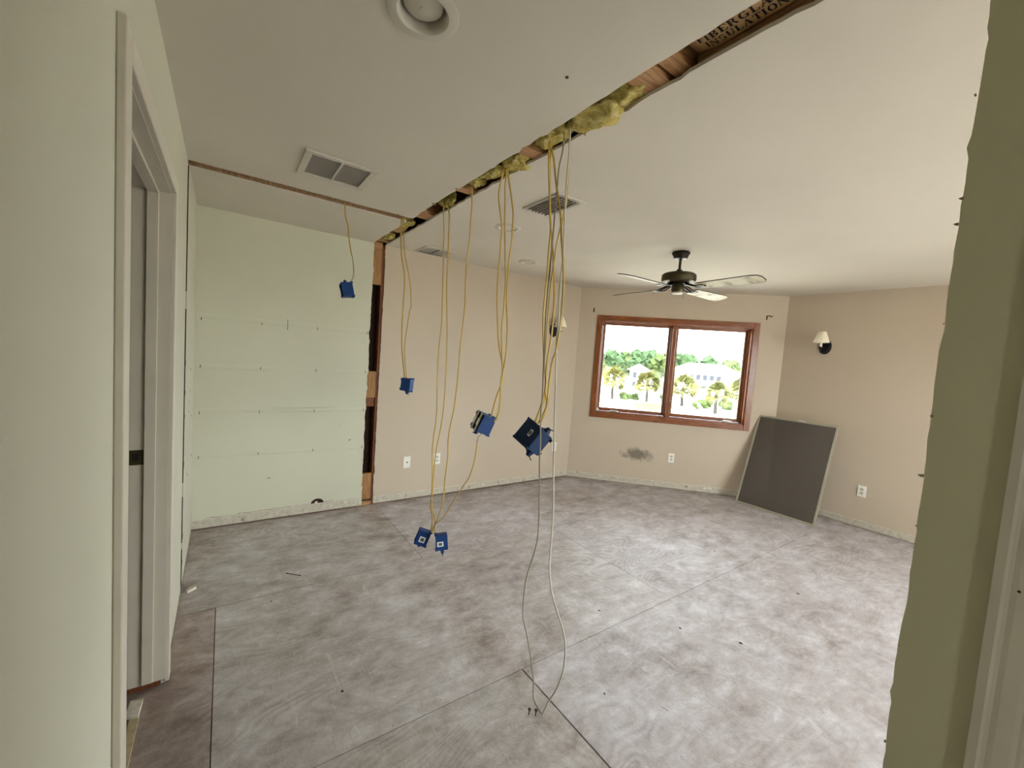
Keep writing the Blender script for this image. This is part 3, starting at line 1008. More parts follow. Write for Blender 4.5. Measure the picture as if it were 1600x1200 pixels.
supply(1.513, 1.728, 1.820, 2.168, 'white louvred supply register behind the hanging yellow cables')
supply(1.455, 1.745, 3.544, 3.815, 'white two-field register close to the beige back wall', True)

# ---- insulation in the slot
def lump(name, c, s, seed, label, mat='insul', amp=.5, rot=(0, 0, 0)):
    bm = bmesh.new()
    bmesh.ops.create_icosphere(bm, subdivisions=4, radius=1)
    for v in bm.verts:
        p = v.co.copy()
        d = noise.noise(p * 1.6 + Vector((seed, seed * .7, 0))) * amp + noise.noise(p * 4 + Vector((0, seed, seed))) * amp * .45 + noise.noise(p * 9 + Vector((seed, 0, 0))) * amp * .18
        q = p * (1 + d)
        # squarer, slab-like
        q = Vector([math.copysign(abs(t) ** .75, t) for t in q])
        v.co = Vector((q.x * s[0], q.y * s[1], q.z * s[2]))
    me = bpy.data.meshes.new(name)
    bm.to_mesh(me)
    bm.free()
    for p in me.polygons:
        p.use_smooth = True
    me.materials.append(M[mat])
    o = link(name, me, None, c, rot)
    return tag(o, label, 'insulation', 'insulation in the ceiling slot')
XM = (XS0 + XS1) / 2
lump('insulation_batt', (XM + .03, 1.20, H + .045), (.085, .13, .055), 3.1, 'thick yellow insulation batt hanging lowest in the ceiling slot')
lump('insulation_batt', (XM + .04, 1.06, H + .05), (.07, .09, .045), 23.1, 'yellow insulation next to the light wood block in the slot')
lump('insulation_batt', (XM, 1.44, H + .05), (.055, .105, .05), 5.7, 'yellow insulation above the largest bundle of yellow cables')
lump('insulation_batt', (XM + .02, 1.74, H + .042), (.065, .085, .05), 8.3, 'yellow insulation above the middle three cables')
lump('insulation_batt', (XM, 1.92, H + .045), (.05, .10, .04), 11.9, 'ragged yellow insulation between two joists in the slot', amp=.7)
lump('insulation_batt', (XM, 2.10, H + .045), (.045, .05, .03), 31.9, 'small yellow tuft beside the single far cable', amp=.8)
lump('insulation_batt', (XM + .01, 2.44, H + .03), (.018, .055, .045), 14.2, 'thin curled yellow insulation scrap in the dark part of the slot', amp=.8)
lump('insulation_batt', (XM + .03, 2.56, H + .05), (.03, .05, .03), 44.2, 'small yellow insulation tuft deep in the dark slot', amp=.8)
lump('insulation_batt', (XM - .02, 3.16, H + .042), (.055, .10, .04), 17.5, 'yellow insulation just behind the corner of both slots')
lump('insulation_batt', (XM, 3.36, H + .055), (.055, .10, .04), 61.5, 'brownish insulation in the slot near the back wall', 'kraft', .3)
lump('insulation_batt', (XM - .01, 3.58, H + .035), (.04, .09, .04), 19.4, 'yellow insulation lump at the back wall end of the slot', amp=.7)

# kraft-faced batt with its printed lettering
kf = tag(empty('kraft_batt', (XM + .02, .45, H + .04)), 'kraft paper insulation facing with printed black lettering in the slot', 'insulation', 'insulation in the ceiling slot')
bm = bmesh.new()
NX, NY = 14, 40
grid = []
for j in range(NY + 1):
    row = []
    for i in range(NX + 1):
        x = -.085 + i / NX * .130
        y = -.62 + j / NY * .985
        z = .004 * math.sin(y * 9) * (1 - i / NX) + (0.0 if y < .30 else (y - .30) * .25)
        row.append(bm.verts.new((x, y, z)))
    # fold going up on the right
    row.append(bm.verts.new((.047, y, .03 + z)))
    row.append(bm.verts.new((.05, y, .11 + z)))
    grid.append(row)
for a, b in zip(grid, grid[1:]):
    for k in range(len(a) - 1):
        bm.faces.new([a[k], a[k + 1], b[k + 1], b[k]])
me = bpy.data.meshes.new('facing')
bm.to_mesh(me)
bm.free()
for p in me.polygons:
    p.use_smooth = True
me.materials.append(M['kraft'])
fo = link('facing', me, kf)
sm = fo.modifiers.new('thickness', 'SOLIDIFY')
sm.thickness = .0012
sm.offset = 1
MB().box((.052, -.62, -.020), (.09, .37, .12)).build('joist_face', 'lumber', kf)

def glyph(ch):
    """bold roman capitals as rectangles (x0,y0,x1,y1), slanted bars and rings in a 1-high box"""
    V, S, hh = .22, .09, .09
    q, rings, w = [], [], .78
    def stem(x, y0=0, y1=1, serif=True):
        q.append([(x, y0), (x + V, y0), (x + V, y1), (x, y1)])
        if serif:
            for y in ((y0, y0 + hh), (y1 - hh, y1)):
                q.append([(x - .08, y[0]), (x + V + .08, y[0]), (x + V + .08, y[1]), (x - .08, y[1])])
    def bar(x0, x1, y, h=.09):
        q.append([(x0, y), (x1, y), (x1, y + h), (x0, y + h)])
    def ring(cx, cy, rx, ry, tx, ty, a0, a1, n=16):
        for i in range(n):
            t0, t1 = math.radians(a0 + (a1 - a0) * i / n), math.radians(a0 + (a1 - a0) * (i + 1) / n)
            q.append([(cx + rx * math.cos(t0), cy + ry * math.sin(t0)), (cx + rx * math.cos(t1), cy + ry * math.sin(t1)), (cx + (rx - tx) * math.cos(t1), cy + (ry - ty) * math.sin(t1)), (cx + (rx - tx) * math.cos(t0), cy + (ry - ty) * math.sin(t0))])
    if ch == 'I':
        stem(.08); w = .44
    elif ch == 'F':
        stem(.08); bar(.2, .72, .91); bar(.3, .55, .46); q.append([(.64, .70), (.72, .70), (.72, 1), (.64, 1)]); w = .78
    elif ch == 'E':
        stem(.08); bar(.2, .74, .91); bar(.3, .55, .46); bar(.2, .76, 0); q.append([(.66, .72), (.74, .72), (.74, 1), (.66, 1)]); q.append([(.68, 0), (.76, 0), (.76, .28), (.68, .28)]); w = .82
    elif ch == 'L':
        stem(.08); bar(.2, .74, 0); q.append([(.66, 0), (.74, 0), (.74, .32), (.66, .32)]); w = .78
    elif ch == 'B':
        stem(.08); ring(.36, .745, .36, .255, .2, .09, -90, 90); ring(.36, .255, .42, .255, .2, .09, -90, 90); w = .86
    elif ch == 'R':
        stem(.08); ring(.36, .745, .38, .255, .2, .09, -90, 90); q.append([(.42, .5), (.62, .5), (.92, 0), (.68, 0)]); w = .96
    elif ch == 'G':
        ring(.48, .5, .46, .51, .22, .10, 45, 325, 22); q.append([(.66, .05), (.86, .05), (.86, .44), (.66, .44)]); bar(.56, .94, .40); w = .98
    elif ch == 'O':
        ring(.46, .5, .45, .51, .22, .10, 0, 360, 24); w = .95
    elif ch == 'S':
        ring(.38, .735, .34, .27, .16, .10, 20, 250, 16); ring(.38, .265, .36, .27, .18, .10, -160, 90, 16); w = .8
    elif ch == 'A':
        q.append([(.02, 0), (.12, 0), (.48, 1), (.40, 1)]); q.append([(.64, 0), (.90, 0), (.56, 1), (.38, 1)]); bar(.2, .7, .28); bar(-.04, .24, 0); bar(.56, .98, 0); w = .98
    elif ch == 'N':
        q.append([(.06, 0), (.16, 0), (.16, 1), (.06, 1)]); q.append([(.06, 1), (.30, 1), (.86, 0), (.66, 0)]); q.append([(.76, 0), (.86, 0), (.86, 1), (.76, 1)]); bar(-.03, .26, 0); bar(.66, .98, .91); w = 1.0
    elif ch == 'U':
        stem(.08, .3, 1, False); q.append([(.68, .3), (.78, .3), (.78, 1), (.68, 1)]); ring(.43, .32, .35, .33, .16, .10, 180, 360, 14); bar(0, .38, .91); bar(.6, .9, .91); w = .92
    elif ch == 'T':
        stem(.33); bar(.04, .84, .91); q.append([(.04, .68), (.12, .68), (.12, 1), (.04, 1)]); q.append([(.76, .68), (.84, .68), (.84, 1), (.76, 1)]); w = .88
    return q, w

def lettering(word, x, ystart, hgt, length):
    mb = MB()
    tot = sum(glyph(c)[1] + .1 for c in word)
    k = length / tot
    pos = 0
    for c in word:
        q, wd = glyph(c)
        for i, poly in enumerate(q):
            base = -.0016 - .00001 * i
            # reading direction -y, tops towards -x, seen from below
            vs_ = []
            for px, py in poly:
                X, Y = x - py * hgt, ystart - (pos + px) * k
                vs_.append(mb.bm.verts.new((X, Y, base + .004 * math.sin(Y * 9) * (1 - (X + .085) / .13) + (0 if Y < .30 else (Y - .30) * .25))))
            mb.bm.faces.new(vs_)
        pos += wd + .1
    return mb
t1 = lettering('FIBERGLAS', .000, .335, .026, .235).build('printed_lettering', 'ink', kf)
t2 = lettering('INSULATION', .030, .322, .024, .225).build('printed_lettering', 'ink', kf)
t1['label'] = 'black printed word FIBERGLAS'
t2['label'] = 'black printed word INSULATION'

# ---- cables
def smooth_path(p, n=5):
    p = [Vector(q) for q in p]
    out = []
    for i in range(len(p) - 1):
        a, b, c, d = p[max(i - 1, 0)], p[i], p[i + 1], p[min(i + 2, len(p) - 1)]
        for k in range(n):
            t = k / n
            out.append(.5 * ((2 * b) + (c - a) * t + (2 * a - 5 * b + 4 * c - d) * t * t + (3 * b - a - 3 * c + d) * t ** 3))
    out.append(p[-1])
    return out

def cable(pts, r, mat, label, wob, up=True, group='cables hanging from the ceiling slots', name='electrical_cable', flat=.72):
    pts = [Vector(p) for p in pts]
    if up:
        pts = [pts[0] + Vector((0.004, 0.006, .10)), pts[0] + Vector((.002, .003, .05))] + pts
    n = len(pts)
    for i in range(2 if up else 1, n - 1):
        t = i / n
        pts[i] += Vector((math.sin(t * 9 + wob * 3) * .006 * wob, 0, 0))
    o0 = pts[0].copy()
    path = [q - o0 for q in smooth_path(pts, 5)]
    o = MB().tube(path, r, 8, flat=flat).build(name, mat, None, True, loc=o0)
    return tag(o, label, 'cable', group)
KX = lambda x, l: [(x, a, b) for a, b in l]
KY = lambda y, l: [(a, y, b) for a, b in l]
A_ = [(0.641, 2.469), (0.645, 2.374), (0.667, 2.295), (0.672, 2.233), (0.686, 2.15), (0.698, 2.11)]
cable(KY(2.985, A_), .0045, 'yellow', 'short wavy yellow cable from the narrow slot in front of the sage wall', .3)
cable(KY(2.985, [(0.698, 2.116), (0.709, 2.047), (0.712, 1.974), (0.697, 1.938), (.690, 1.915)]), .0018, 'wire_black', 'thin black wire bared below the short yellow cable', .1, False)
cable(KY(2.987, [(0.699, 2.116), (0.712, 2.047), (0.722, 1.974), (0.708, 1.940), (.698, 1.915)]), .0011, 'wire_bare', 'bare copper ground wire bared below the short yellow cable', .1, False)
B1 = [(1.02, 2.458), (1.024, 2.306), (1.035, 2.186), (1.061, 2.072), (1.07, 1.995), (1.068, 1.841), (1.065, 1.724), (1.069, 1.565), (1.08, 1.448), (1.108, 1.290)]
B2 = [(1.027, 2.46), (1.038, 2.309), (1.054, 2.19), (1.084, 2.081), (1.11, 1.969), (1.123, 1.83), (1.114, 1.79), (1.101, 1.686), (1.089, 1.562), (1.093, 1.448), (1.116, 1.290)]
cable(KY(2.965, B1), .0055, 'yellow', 'left yellow cable of the pair at the corner of both slots', .3)
cable(KY(2.950, B2), .0042, 'yellow', 'right bowed yellow cable of the pair at the corner of both slots', .3)
C1 = [(2.517, 2.403), (2.495, 2.281), (2.484, 2.166), (2.47, 2.026), (2.459, 1.911), (2.443, 1.694), (2.46, 1.542), (2.461, 1.404), (2.451, 1.263), (2.438, 1.134), (2.447, 1.019), (2.466, 0.939), (2.472, 0.835), (2.452, 0.697), (2.445, 0.57), (2.438, 0.52), (2.409, 0.461), (2.371, 0.402), (2.349, 0.310)]
C2 = [(2.449, 2.419), (2.419, 2.364), (2.41, 2.264), (2.399, 2.116), (2.395, 1.953), (2.376, 1.816), (2.346, 1.643), (2.33, 1.476), (2.325, 1.312), (2.331, 1.154), (2.352, 1.036), (2.372, 0.97), (2.405, 0.859), (2.423, 0.705), (2.425, 0.576), (2.443, 0.484), (2.402, 0.412), (2.414, 0.317)]
C3 = [(2.153, 2.426), (2.142, 2.345), (2.147, 2.271), (2.146, 2.148), (2.162, 2.03), (2.159, 1.894), (2.149, 1.789), (2.157, 1.671), (2.175, 1.536), (2.176, 1.422), (2.187, 1.29), (2.208, 1.16), (2.244, 1.044), (2.258, 0.953), (2.251, 0.866), (2.261, 0.779), (2.272, 0.694), (2.27, 0.613), (2.292, 0.536), (2.344, 0.425), (2.4, 0.322)]
C4 = [(1.892, 1.034), (1.894, 0.995), (1.91, 0.909), (1.949, 0.819), (2.001, 0.76), (2.062, 0.688), (2.14, 0.6), (2.23, 0.488), (2.367, 0.374), (2.389, 0.322)]
cable(KX(1.139, C1), .0045, 'yellow', 'left of the two parallel long yellow cables, down to the low boxes', .2)
cable(KX(1.134, C2), .0042, 'yellow', 'right of the two parallel long yellow cables, down to the low boxes', .2)
cable(KX(1.142, C3), .0045, 'yellow', 'lone long yellow cable between the pair and the middle bundle', .2)
cable(KX(1.130, C4), .0038, 'yellow', 'yellow cable slanting from the switch box down to the low boxes', .2, False)
cable(KX(1.132, [(1.858, 1.095), (1.866, 1.072), (1.884, 1.058), (1.889, 1.030)]), .0016, 'wire_black', 'short black wire from the switch box to the slanting cable', .05, False)
cable(KX(1.129, [(1.866, 1.097), (1.880, 1.080), (1.893, 1.060), (1.893, 1.030)]), .0016, 'white_cable', 'short white wire from the switch box to the slanting cable', .05, False)
D1 = [(1.839, 2.428), (1.853, 2.394), (1.863, 2.329), (1.841, 2.253), (1.813, 2.172), (1.808, 2.082), (1.809, 1.995), (1.813, 1.882), (1.805, 1.774), (1.781, 1.636), (1.758, 1.545), (1.725, 1.475), (1.706, 1.412), (1.712, 1.369), (1.746, 1.31), (1.769, 1.251), (1.790, 1.185)]
D2 = [(1.791, 2.413), (1.795, 2.358), (1.783, 2.26), (1.771, 2.163), (1.757, 2.072), (1.74, 1.963), (1.727, 1.882), (1.727, 1.74), (1.734, 1.635), (1.717, 1.501), (1.7, 1.412), (1.705, 1.341), (1.704, 1.283), (1.712, 1.213), (1.742, 1.165)]
D3 = [(1.765, 2.411), (1.742, 2.342), (1.714, 2.267), (1.691, 2.191), (1.687, 2.117), (1.687, 2.032), (1.697, 1.957), (1.698, 1.854), (1.697, 1.776), (1.674, 1.66), (1.669, 1.531), (1.686, 1.435), (1.698, 1.374), (1.694, 1.3), (1.702, 1.221), (1.730, 1.168)]
cable(KX(1.145, D1), .0046, 'yellow', 'left cable of the middle bundle of three above the switch box', .3)
cable(KX(1.137, D2), .0046, 'yellow', 'centre cable of the middle bundle of three above the switch box', .3)
cable(KX(1.129, D3), .0046, 'yellow', 'right bowed cable of the middle bundle of three above the switch box', .3)
E1 = [(1.457, 2.424), (1.461, 2.35), (1.452, 2.279), (1.437, 2.172), (1.419, 2.086), (1.416, 2.026), (1.418, 1.969), (1.417, 1.853), (1.423, 1.738), (1.422, 1.673), (1.413, 1.597), (1.392, 1.478), (1.376, 1.428), (1.369, 1.384), (1.376, 1.327), (1.397, 1.279), (1.426, 1.212)]
E2 = [(1.441, 2.418), (1.428, 2.395), (1.407, 2.345), (1.385, 2.259), (1.358, 2.173), (1.332, 2.088), (1.319, 2.012), (1.299, 1.926), (1.283, 1.825), (1.278, 1.721), (1.284, 1.642), (1.292, 1.576), (1.303, 1.531), (1.316, 1.503), (1.325, 1.443), (1.329, 1.372), (1.33, 1.311), (1.351, 1.264), (1.378, 1.222)]
E3 = [(1.461, 2.42), (1.454, 2.348), (1.44, 2.268), (1.427, 2.196), (1.412, 2.106), (1.39, 2.021), (1.369, 1.915), (1.345, 1.778), (1.342, 1.679), (1.347, 1.589), (1.363, 1.479), (1.358, 1.396), (1.36, 1.363), (1.344, 1.315), (1.355, 1.263), (1.374, 1.225)]
E4 = [(1.331, 2.396), (1.325, 2.323), (1.323, 2.246), (1.321, 2.163), (1.332, 2.098), (1.355, 2.009), (1.365, 1.947), (1.375, 1.849), (1.382, 1.76), (1.383, 1.644), (1.382, 1.548), (1.381, 1.478), (1.368, 1.407), (1.373, 1.339), (1.403, 1.255), (1.422, 1.215)]
cable(KX(1.148, E1), .0052, 'yellow', 'leftmost cable of the bundle above the largest blue box', .3)
cable(KX(1.128, E2), .0050, 'yellow', 'right bowed yellow cable of the bundle above the largest blue box', .3)
cable(KX(1.137, E3), .0048, 'yellow', 'yellow cable that runs beside the leftmost one to the largest blue box', .3)
cable(KX(1.141, E4), .0044, 'yellow', 'yellow cable crossing diagonally to the left in the largest bundle', .3)
G1 = [(1.354, 2.402), (1.36, 2.353), (1.373, 2.3), (1.374, 2.201), (1.376, 2.136), (1.378, 2.028), (1.381, 1.916), (1.385, 1.802), (1.384, 1.666), (1.378, 1.547), (1.372, 1.439), (1.366, 1.34), (1.369, 1.269), (1.363, 1.2), (1.357, 1.134), (1.351, 1.047), (1.336, 0.921), (1.324, 0.749), (1.337, 0.666), (1.363, 0.583), (1.386, 0.492), (1.387, 0.347), (1.35, 0.276), (1.309, 0.192), (1.279, 0.101), (1.269, 0.029), (1.213, 0.006)]
G2 = [(1.318, 2.399), (1.315, 2.319), (1.317, 2.224), (1.315, 2.139), (1.31, 2.061), (1.305, 2.003), (1.301, 1.956), (1.305, 1.847), (1.305, 1.753), (1.3, 1.663), (1.3, 1.576), (1.295, 1.509), (1.286, 1.403), (1.276, 1.27), (1.269, 1.18), (1.259, 1.058), (1.242, 0.905), (1.237, 0.768), (1.235, 0.636), (1.21, 0.543), (1.169, 0.483), (1.121, 0.417), (1.104, 0.356), (1.109, 0.261), (1.138, 0.167), (1.171, 0.098), (1.206, 0.006)]
g1 = KX(1.130, G1)
g1[11:17] = [(x - .045, y * (1.085 / 1.13), 1.503 + (z - 1.503) * (1.085 / 1.13)) for x, y, z in g1[11:17]]   # passes in front of the big box
cable(g1, .0034, 'grey_cable', 'thin grey cable hanging to the floor in front of the largest box', .0, flat=1)
cable(KX(1.130, G2), .0036, 'white_cable', 'white cable looping down to the floor right of the largest box', .1, flat=1)

# ---- blue electrical boxes
def ebox(loc, rot, size, gangs, label, sticker=None, yoke=False, navy=False, nails=1, first=-1):
    w_, d_, h_ = size
    o = tag(empty('electrical_box', loc, [math.radians(a) for a in rot]), label, 'electrical box', 'blue electrical boxes on cables')
    mat = 'blue_dark' if navy else 'blue'
    t = .003
    mb = MB()
    mb.box((-w_ / 2, d_ / 2 - t, -h_ / 2), (w_ / 2, d_ / 2, h_ / 2))
    mb.box((-w_ / 2, -d_ / 2, -h_ / 2), (-w_ / 2 + t, d_ / 2 - t, h_ / 2))
    mb.box((w_ / 2 - t, -d_ / 2, -h_ / 2), (w_ / 2, d_ / 2 - t, h_ / 2))
    mb.box((-w_ / 2 + t, -d_ / 2, h_ / 2 - t), (w_ / 2 - t, d_ / 2 - t, h_ / 2))
    mb.box((-w_ / 2 + t, -d_ / 2, -h_ / 2), (w_ / 2 - t, d_ / 2 - t, -h_ / 2 + t))
    mb.build('box_shell', mat, o, bevel=.002)
    for s in (-1, 1):
        # clamp ribs at the cable entries and mounting ears
        for k in range(gangs * 2):
            x = -w_ / 2 + (k + .5) * w_ / (gangs * 2)
            MB().box((x - .006, d_ / 2 - .012, s * h_ / 2 - .004), (x + .006, d_ / 2 + .006, s * h_ / 2 + .006)).build('cable_clamp', mat, o)
        MB().box((-w_ / 2 - .010, -d_ / 2, s * h_ * .36 - .008), (-w_ / 2, -d_ / 2 + .004, s * h_ * .36 + .008)).build('mounting_ear', mat, o)
        MB().box((w_ / 2, -d_ / 2, s * h_ * .36 - .008), (w_ / 2 + .010, -d_ / 2 + .004, s * h_ * .36 + .008)).build('mounting_ear', mat, o)
    for k in range(nails):
        s = first if k == 0 else -first
        MB().hexa([(-w_ / 2 - .001, -.012, s * (h_ / 2)), (-w_ / 2 + .03, -.012, s * (h_ / 2)), (-w_ / 2 + .03, .012, s * (h_ / 2)), (-w_ / 2 - .001, .012, s * (h_ / 2)),
                   (-w_ / 2 + .004, -.006, s * (h_ / 2 + .026)), (-w_ / 2 + .016, -.006, s * (h_ / 2 + .026)), (-w_ / 2 + .016, .006, s * (h_ / 2 + .026)), (-w_ / 2 + .004, .006, s * (h_ / 2 + .026))]).build('nail_bracket', mat, o)
        MB().tube([(-w_ / 2 + .045, 0, s * (h_ / 2 + .006)), (-w_ / 2 - .022, 0, s * (h_ / 2 + .030))], .0022, 6).build('nail', 'nail', o)
    if sticker:
        face, a, b, s1, s2 = sticker
        e = .0006
        if face == '+x':
            MB().box((w_ / 2, a - s1, b - s2), (w_ / 2 + e, a + s1, b + s2)).build('label_sticker', 'label', o)
            MB().box((w_ / 2 + e, a - s1 * .62, b - s2 * .62), (w_ / 2 + 2 * e, a + s1 * .62, b + s2 * .62)).build('label_print', 'label_grey', o)
        elif face == '-x':
            MB().box((-w_ / 2 - e, a - s1, b - s2), (-w_ / 2, a + s1, b + s2)).build('label_sticker', 'label', o)
            MB().box((-w_ / 2 - 2 * e, a - s1 * .62, b - s2 * .62), (-w_ / 2 - e, a + s1 * .62, b + s2 * .62)).build('label_print', 'label_grey', o)
        else:
            MB().box((a - s1, d_ / 2, b - s2), (a + s1, d_ / 2 + e, b + s2)).build('label_sticker', 'label', o)
            MB().box((a - s1 * .6, d_ / 2 + e, b - s2 * .6), (a + s1 * .6, d_ / 2 + 2 * e, b + s2 * .6)).build('label_print', 'blue_dark' if navy else 'label_grey', o)
    if yoke:
        for k in range(gangs):
            x = -w_ / 2 + (k + .5) * w_ / gangs
            MB().box((x - .011, -d_ / 2 - .004, -h_ / 2 - .004), (x + .011, -d_ / 2 - .002, h_ / 2 + .004)).build('switch_yoke', 'steel', o)
            MB().box((x - .016, -d_ / 2 - .002, -.032), (x + .016, -d_ / 2 + .022, .032)).build('switch_body', 'dark_slot', o)
            MB().box((x - .012, -d_ / 2 - .008, -.018), (x + .012, -d_ / 2 - .004, .018)).build('switch_face', 'white_plastic', o)
    return o
ebox((.675, 2.985, 1.877), (9.9, -11.0, -92.0), (.056, .074, .095), 1, 'blue box alone in front of the sage wall', first=1)
ebox((1.126, 2.957, 1.239), (-4.2, -2.3, -140), (.056, .076, .095), 1, 'blue box below the pair of cables at the slot corner')
ebox((1.091, 2.44, .279), (-19.8, 0, -114.6), (.056, .080, .098), 1, 'left of the two low blue boxes, with a white label', ('+x', .0, -.005, .019, .019))
ebox((1.171, 2.322, .284), (-5.7, 5.4, 69.5), (.056, .074, .096), 1, 'right of the two low blue boxes, hanging straight with a white label', ('-x', .01, -.008, .019, .015))
ebox((1.137, 1.851, 1.14), (-20.5, 5.9, -100.0), (.100, .076, .098), 2, 'blue switch box with metal yokes on the middle cable bundle', None, True)
ebox((1.137, 1.422, 1.152), (32.1, -18.0, 91.4), (.112, .086, .104), 3, 'largest navy box, tilted under the thickest cable bundle', ('+y', -.012, .008, .008, .016), False, True, 2)

# ---- outlets and plates
def plate(fn, u, z, kind, label):
    o = tag(empty('wall_plate', fn(u, z - .058, 0)), label, 'outlet', 'wall plates')
    def pp(mb, nm, mt, **kw):
        return part(o, mb, nm, mt, **kw)
    pp(MB().box((u - .036, z - .058, -.006), (u + .036, z + .058, 0), fn), 'plate', 'white_plastic', bevel=.003)
    if kind == 'duplex':
        for dz in (-.019, .019):
            pp(MB().prism([(u + .0165 * math.cos(a) , z + dz + .0145 * math.sin(a)) for a in [i * math.pi / 8 for i in range(16)]], -.0085, -.006, fn), 'receptacle', 'register')
            for du in (-.006, .006):
                pp(MB().box((u + du - .0012, z + dz - .002, -.009), (u + du + .0012, z + dz + .006, -.0084), fn), 'slot', 'dark_slot')
            pp(MB().box((u - .002, z + dz - .010, -.009), (u + .002, z + dz - .006, -.0084), fn), 'slot', 'dark_slot')
    elif kind == 'coax':
        pp(MB().prism([(u + .006 * math.cos(a), z + .006 * math.sin(a)) for a in [i * math.pi / 6 for i in range(12)]], -.013, -.006, fn), 'coax_jack', 'dark_slot')
    else:
        pp(MB().box((u - .016, z - .033, -.008), (u + .016, z + .033, -.006), fn), 'rocker', 'register')
    return o
plate(F_BACK, 1.507, .384, 'coax', 'white cable jack plate left of the double outlet on the beige back wall')
plate(F_BACK, 1.831, .392, 'duplex', 'white outlet behind the long yellow cables on the back wall')
plate(F_BACK, 3.438, .405, 'rocker', 'white wall plate behind the white hanging cable near the corner')
plate(F_WIN, 1.272, .385, 'duplex', 'white outlet under the window right of the smudge')
plate(F_RIGHT, 1.278, .380, 'duplex', 'white outlet on the right wall beside the leaning screen')

# ---- sconces
def sconce(fn, u, z, label):
    o = tag(empty('wall_sconce', fn(u, z, 0)), label, 'sconce', 'matching wall sconces')
    L = lambda x, y, q: fn(u + x, z + y, -q)
    part(o, MB().lathe([(0, 0), (1.0, 0), (1.0, .010), (.9, .017), (.5, .022), (0, .023)], 28, lambda x, y, q: L(x * .058, y * .082, q)), 'backplate', 'black_metal', smooth=True)
    part(o, MB().tube(smooth_path([L(0, -.01, .02), L(0, -.05, .04), L(0, -.075, .085), L(0, -.055, .122), L(0, -.015, .13)]), .0055, 8), 'arm', 'black_metal', smooth=True)
    part(o, MB().lathe([(0, -.022), (.012, -.022), (.024, -.014), (.026, -.010), (.010, -.008), (0, -.008)], 18, lambda x, y, q: L(x, q, .13 + y)), 'bobeche', 'black_metal', smooth=True)
    part(o, MB().lathe([(0, -.010), (.0115, -.010), (.0115, .065), (0, .065)], 16, lambda x, y, q: L(x, q, .13 + y)), 'candle_sleeve', 'white_plastic', smooth=True)
    part(o, MB().lathe([(.011, .065), (.017, .085), (.010, .11), (0, .115)], 14, lambda x, y, q: L(x, q, .13 + y)), 'bulb', 'lens', smooth=True)
    sh = MB().lathe([(.074, .036), (.075, .039), (.036, .152), (.034, .154), (.033, .152), (.072, .040), (.074, .036)], 36, lambda x, y, q: L(x, q, .13 + y))
    part(o, sh, 'shade', 'shade', smooth=True)
    return o
sconce(F_RIGHT, 1.742, 1.856, 'black sconce with a cream shade on the right wall')
sconce(F_BACK, 3.275, 1.860, 'black sconce half hidden by the cables on the back wall')

# ---- curtain rod brackets
def bracket(u, z, s, label):
    o = tag(empty('curtain_bracket', F_WIN(u, z, 0)), label, 'bracket', 'curtain brackets')
    part(o, MB().box((u - .008, z - .032, -.003), (u + .008, z + .018, 0), F_WIN), 'back_plate', 'bronze')
    part(o, MB().tube([F_WIN(u, z + .008, -.002), F_WIN(u, z + .010, -.045), F_WIN(u + s * .012, z + .012, -.065)], .0045, 8), 'arm', 'bronze')
    part(o, MB().tube(smooth_path([F_WIN(u + s * .012, z + .012, -.065), F_WIN(u + s * .016, z - .006, -.075), F_WIN(u + s * .022, z - .004, -.088), F_WIN(u + s * .024, z + .012, -.092)]), .004, 8), 'hook', 'bronze')
bracket(.176, 2.172, .2, 'small bronze curtain bracket left of the window')
bracket(2.190, 2.184, 1, 'small bronze curtain bracket right of the window')

# ---- leaning window screen
BL, BR = Vector((4.925, 2.286, .004)), Vector((4.925, 1.497, .004))
TL = Vector((5.285, 2.240, 1.026))
ux = (BR - BL).normalized()
up = (TL - BL)
up = (up - ux * up.dot(ux)).normalized()
nz_ = ux.cross(up)
SW, SH = .789, 1.075
org = (BL + BR) / 2
R3 = Matrix((ux, up, nz_)).transposed().to_4x4()
scr = tag(empty('window_screen', org, R3.to_euler()), 'grey solar window screen in a metal frame leaning in the corner', 'window screen')
fwid = .020
for nm, a, b in (('frame_bar', (-SW / 2, 0), (SW / 2, fwid)), ('frame_bar', (-SW / 2, SH - fwid), (SW / 2, SH)), ('frame_bar', (-SW / 2, fwid), (-SW / 2 + fwid, SH - fwid)), ('frame_bar', (SW / 2 - fwid, fwid), (SW / 2, SH - fwid))):
    MB().box((*a, -.005), (*b, .005)).build(nm, 'alu', scr, bevel=.0015)
MB().box((-SW / 2 + fwid, fwid, -.0008), (SW / 2 - fwid, SH - fwid, .0008)).build('mesh', 'screen', scr)
MB().box((.02, SH - .003, -.006), (.09, SH + .004, .0062)).build('pull_tab', 'white_plastic', scr, bevel=.001)

# ---- debris on the floor
def nail(x, y, rz, L, label):
    o = tag(empty('nail', (x, y, .0042), (0, 0, rz)), label, 'nail')
    MB().tube([(-L / 2, 0, 0), (L / 2 - .004, 0, 0), (L / 2, 0, -.001)], L * .022, 8).build('shank', 'nail', o)
    MB().tube([(-L / 2 - .002, 0, 0), (-L / 2, 0, 0)], L * .05, 10).build('head', 'nail', o)
nail(.395, 2.845, -.75, .10, 'dark nail lying on the floor in front of the sage wall')
nail(1.62, .955, 1.9, .028, 'small nail on the floor right of the white cable')
for i, (x, y, lab) in enumerate(((1.083, 1.240, 'left'), (1.105, 1.222, 'right'))):
    o = tag(empty('rusty_screw', (x, y, 0)), lab + ' rusty screw standing in the floor by the cable ends', 'screw', 'rusty screws by the cable ends')
    MB().tube([(0, 0, -.001), (.002, 0, .022)], .0024, 6).build('shank', 'nail', o)
    MB().lathe([(0, .022), (.006, .022), (.007, .026), (0, .027)], 10, lambda a, b, c: (a + .002, b, c)).build('head', 'nail', o)
chip_meshes = []
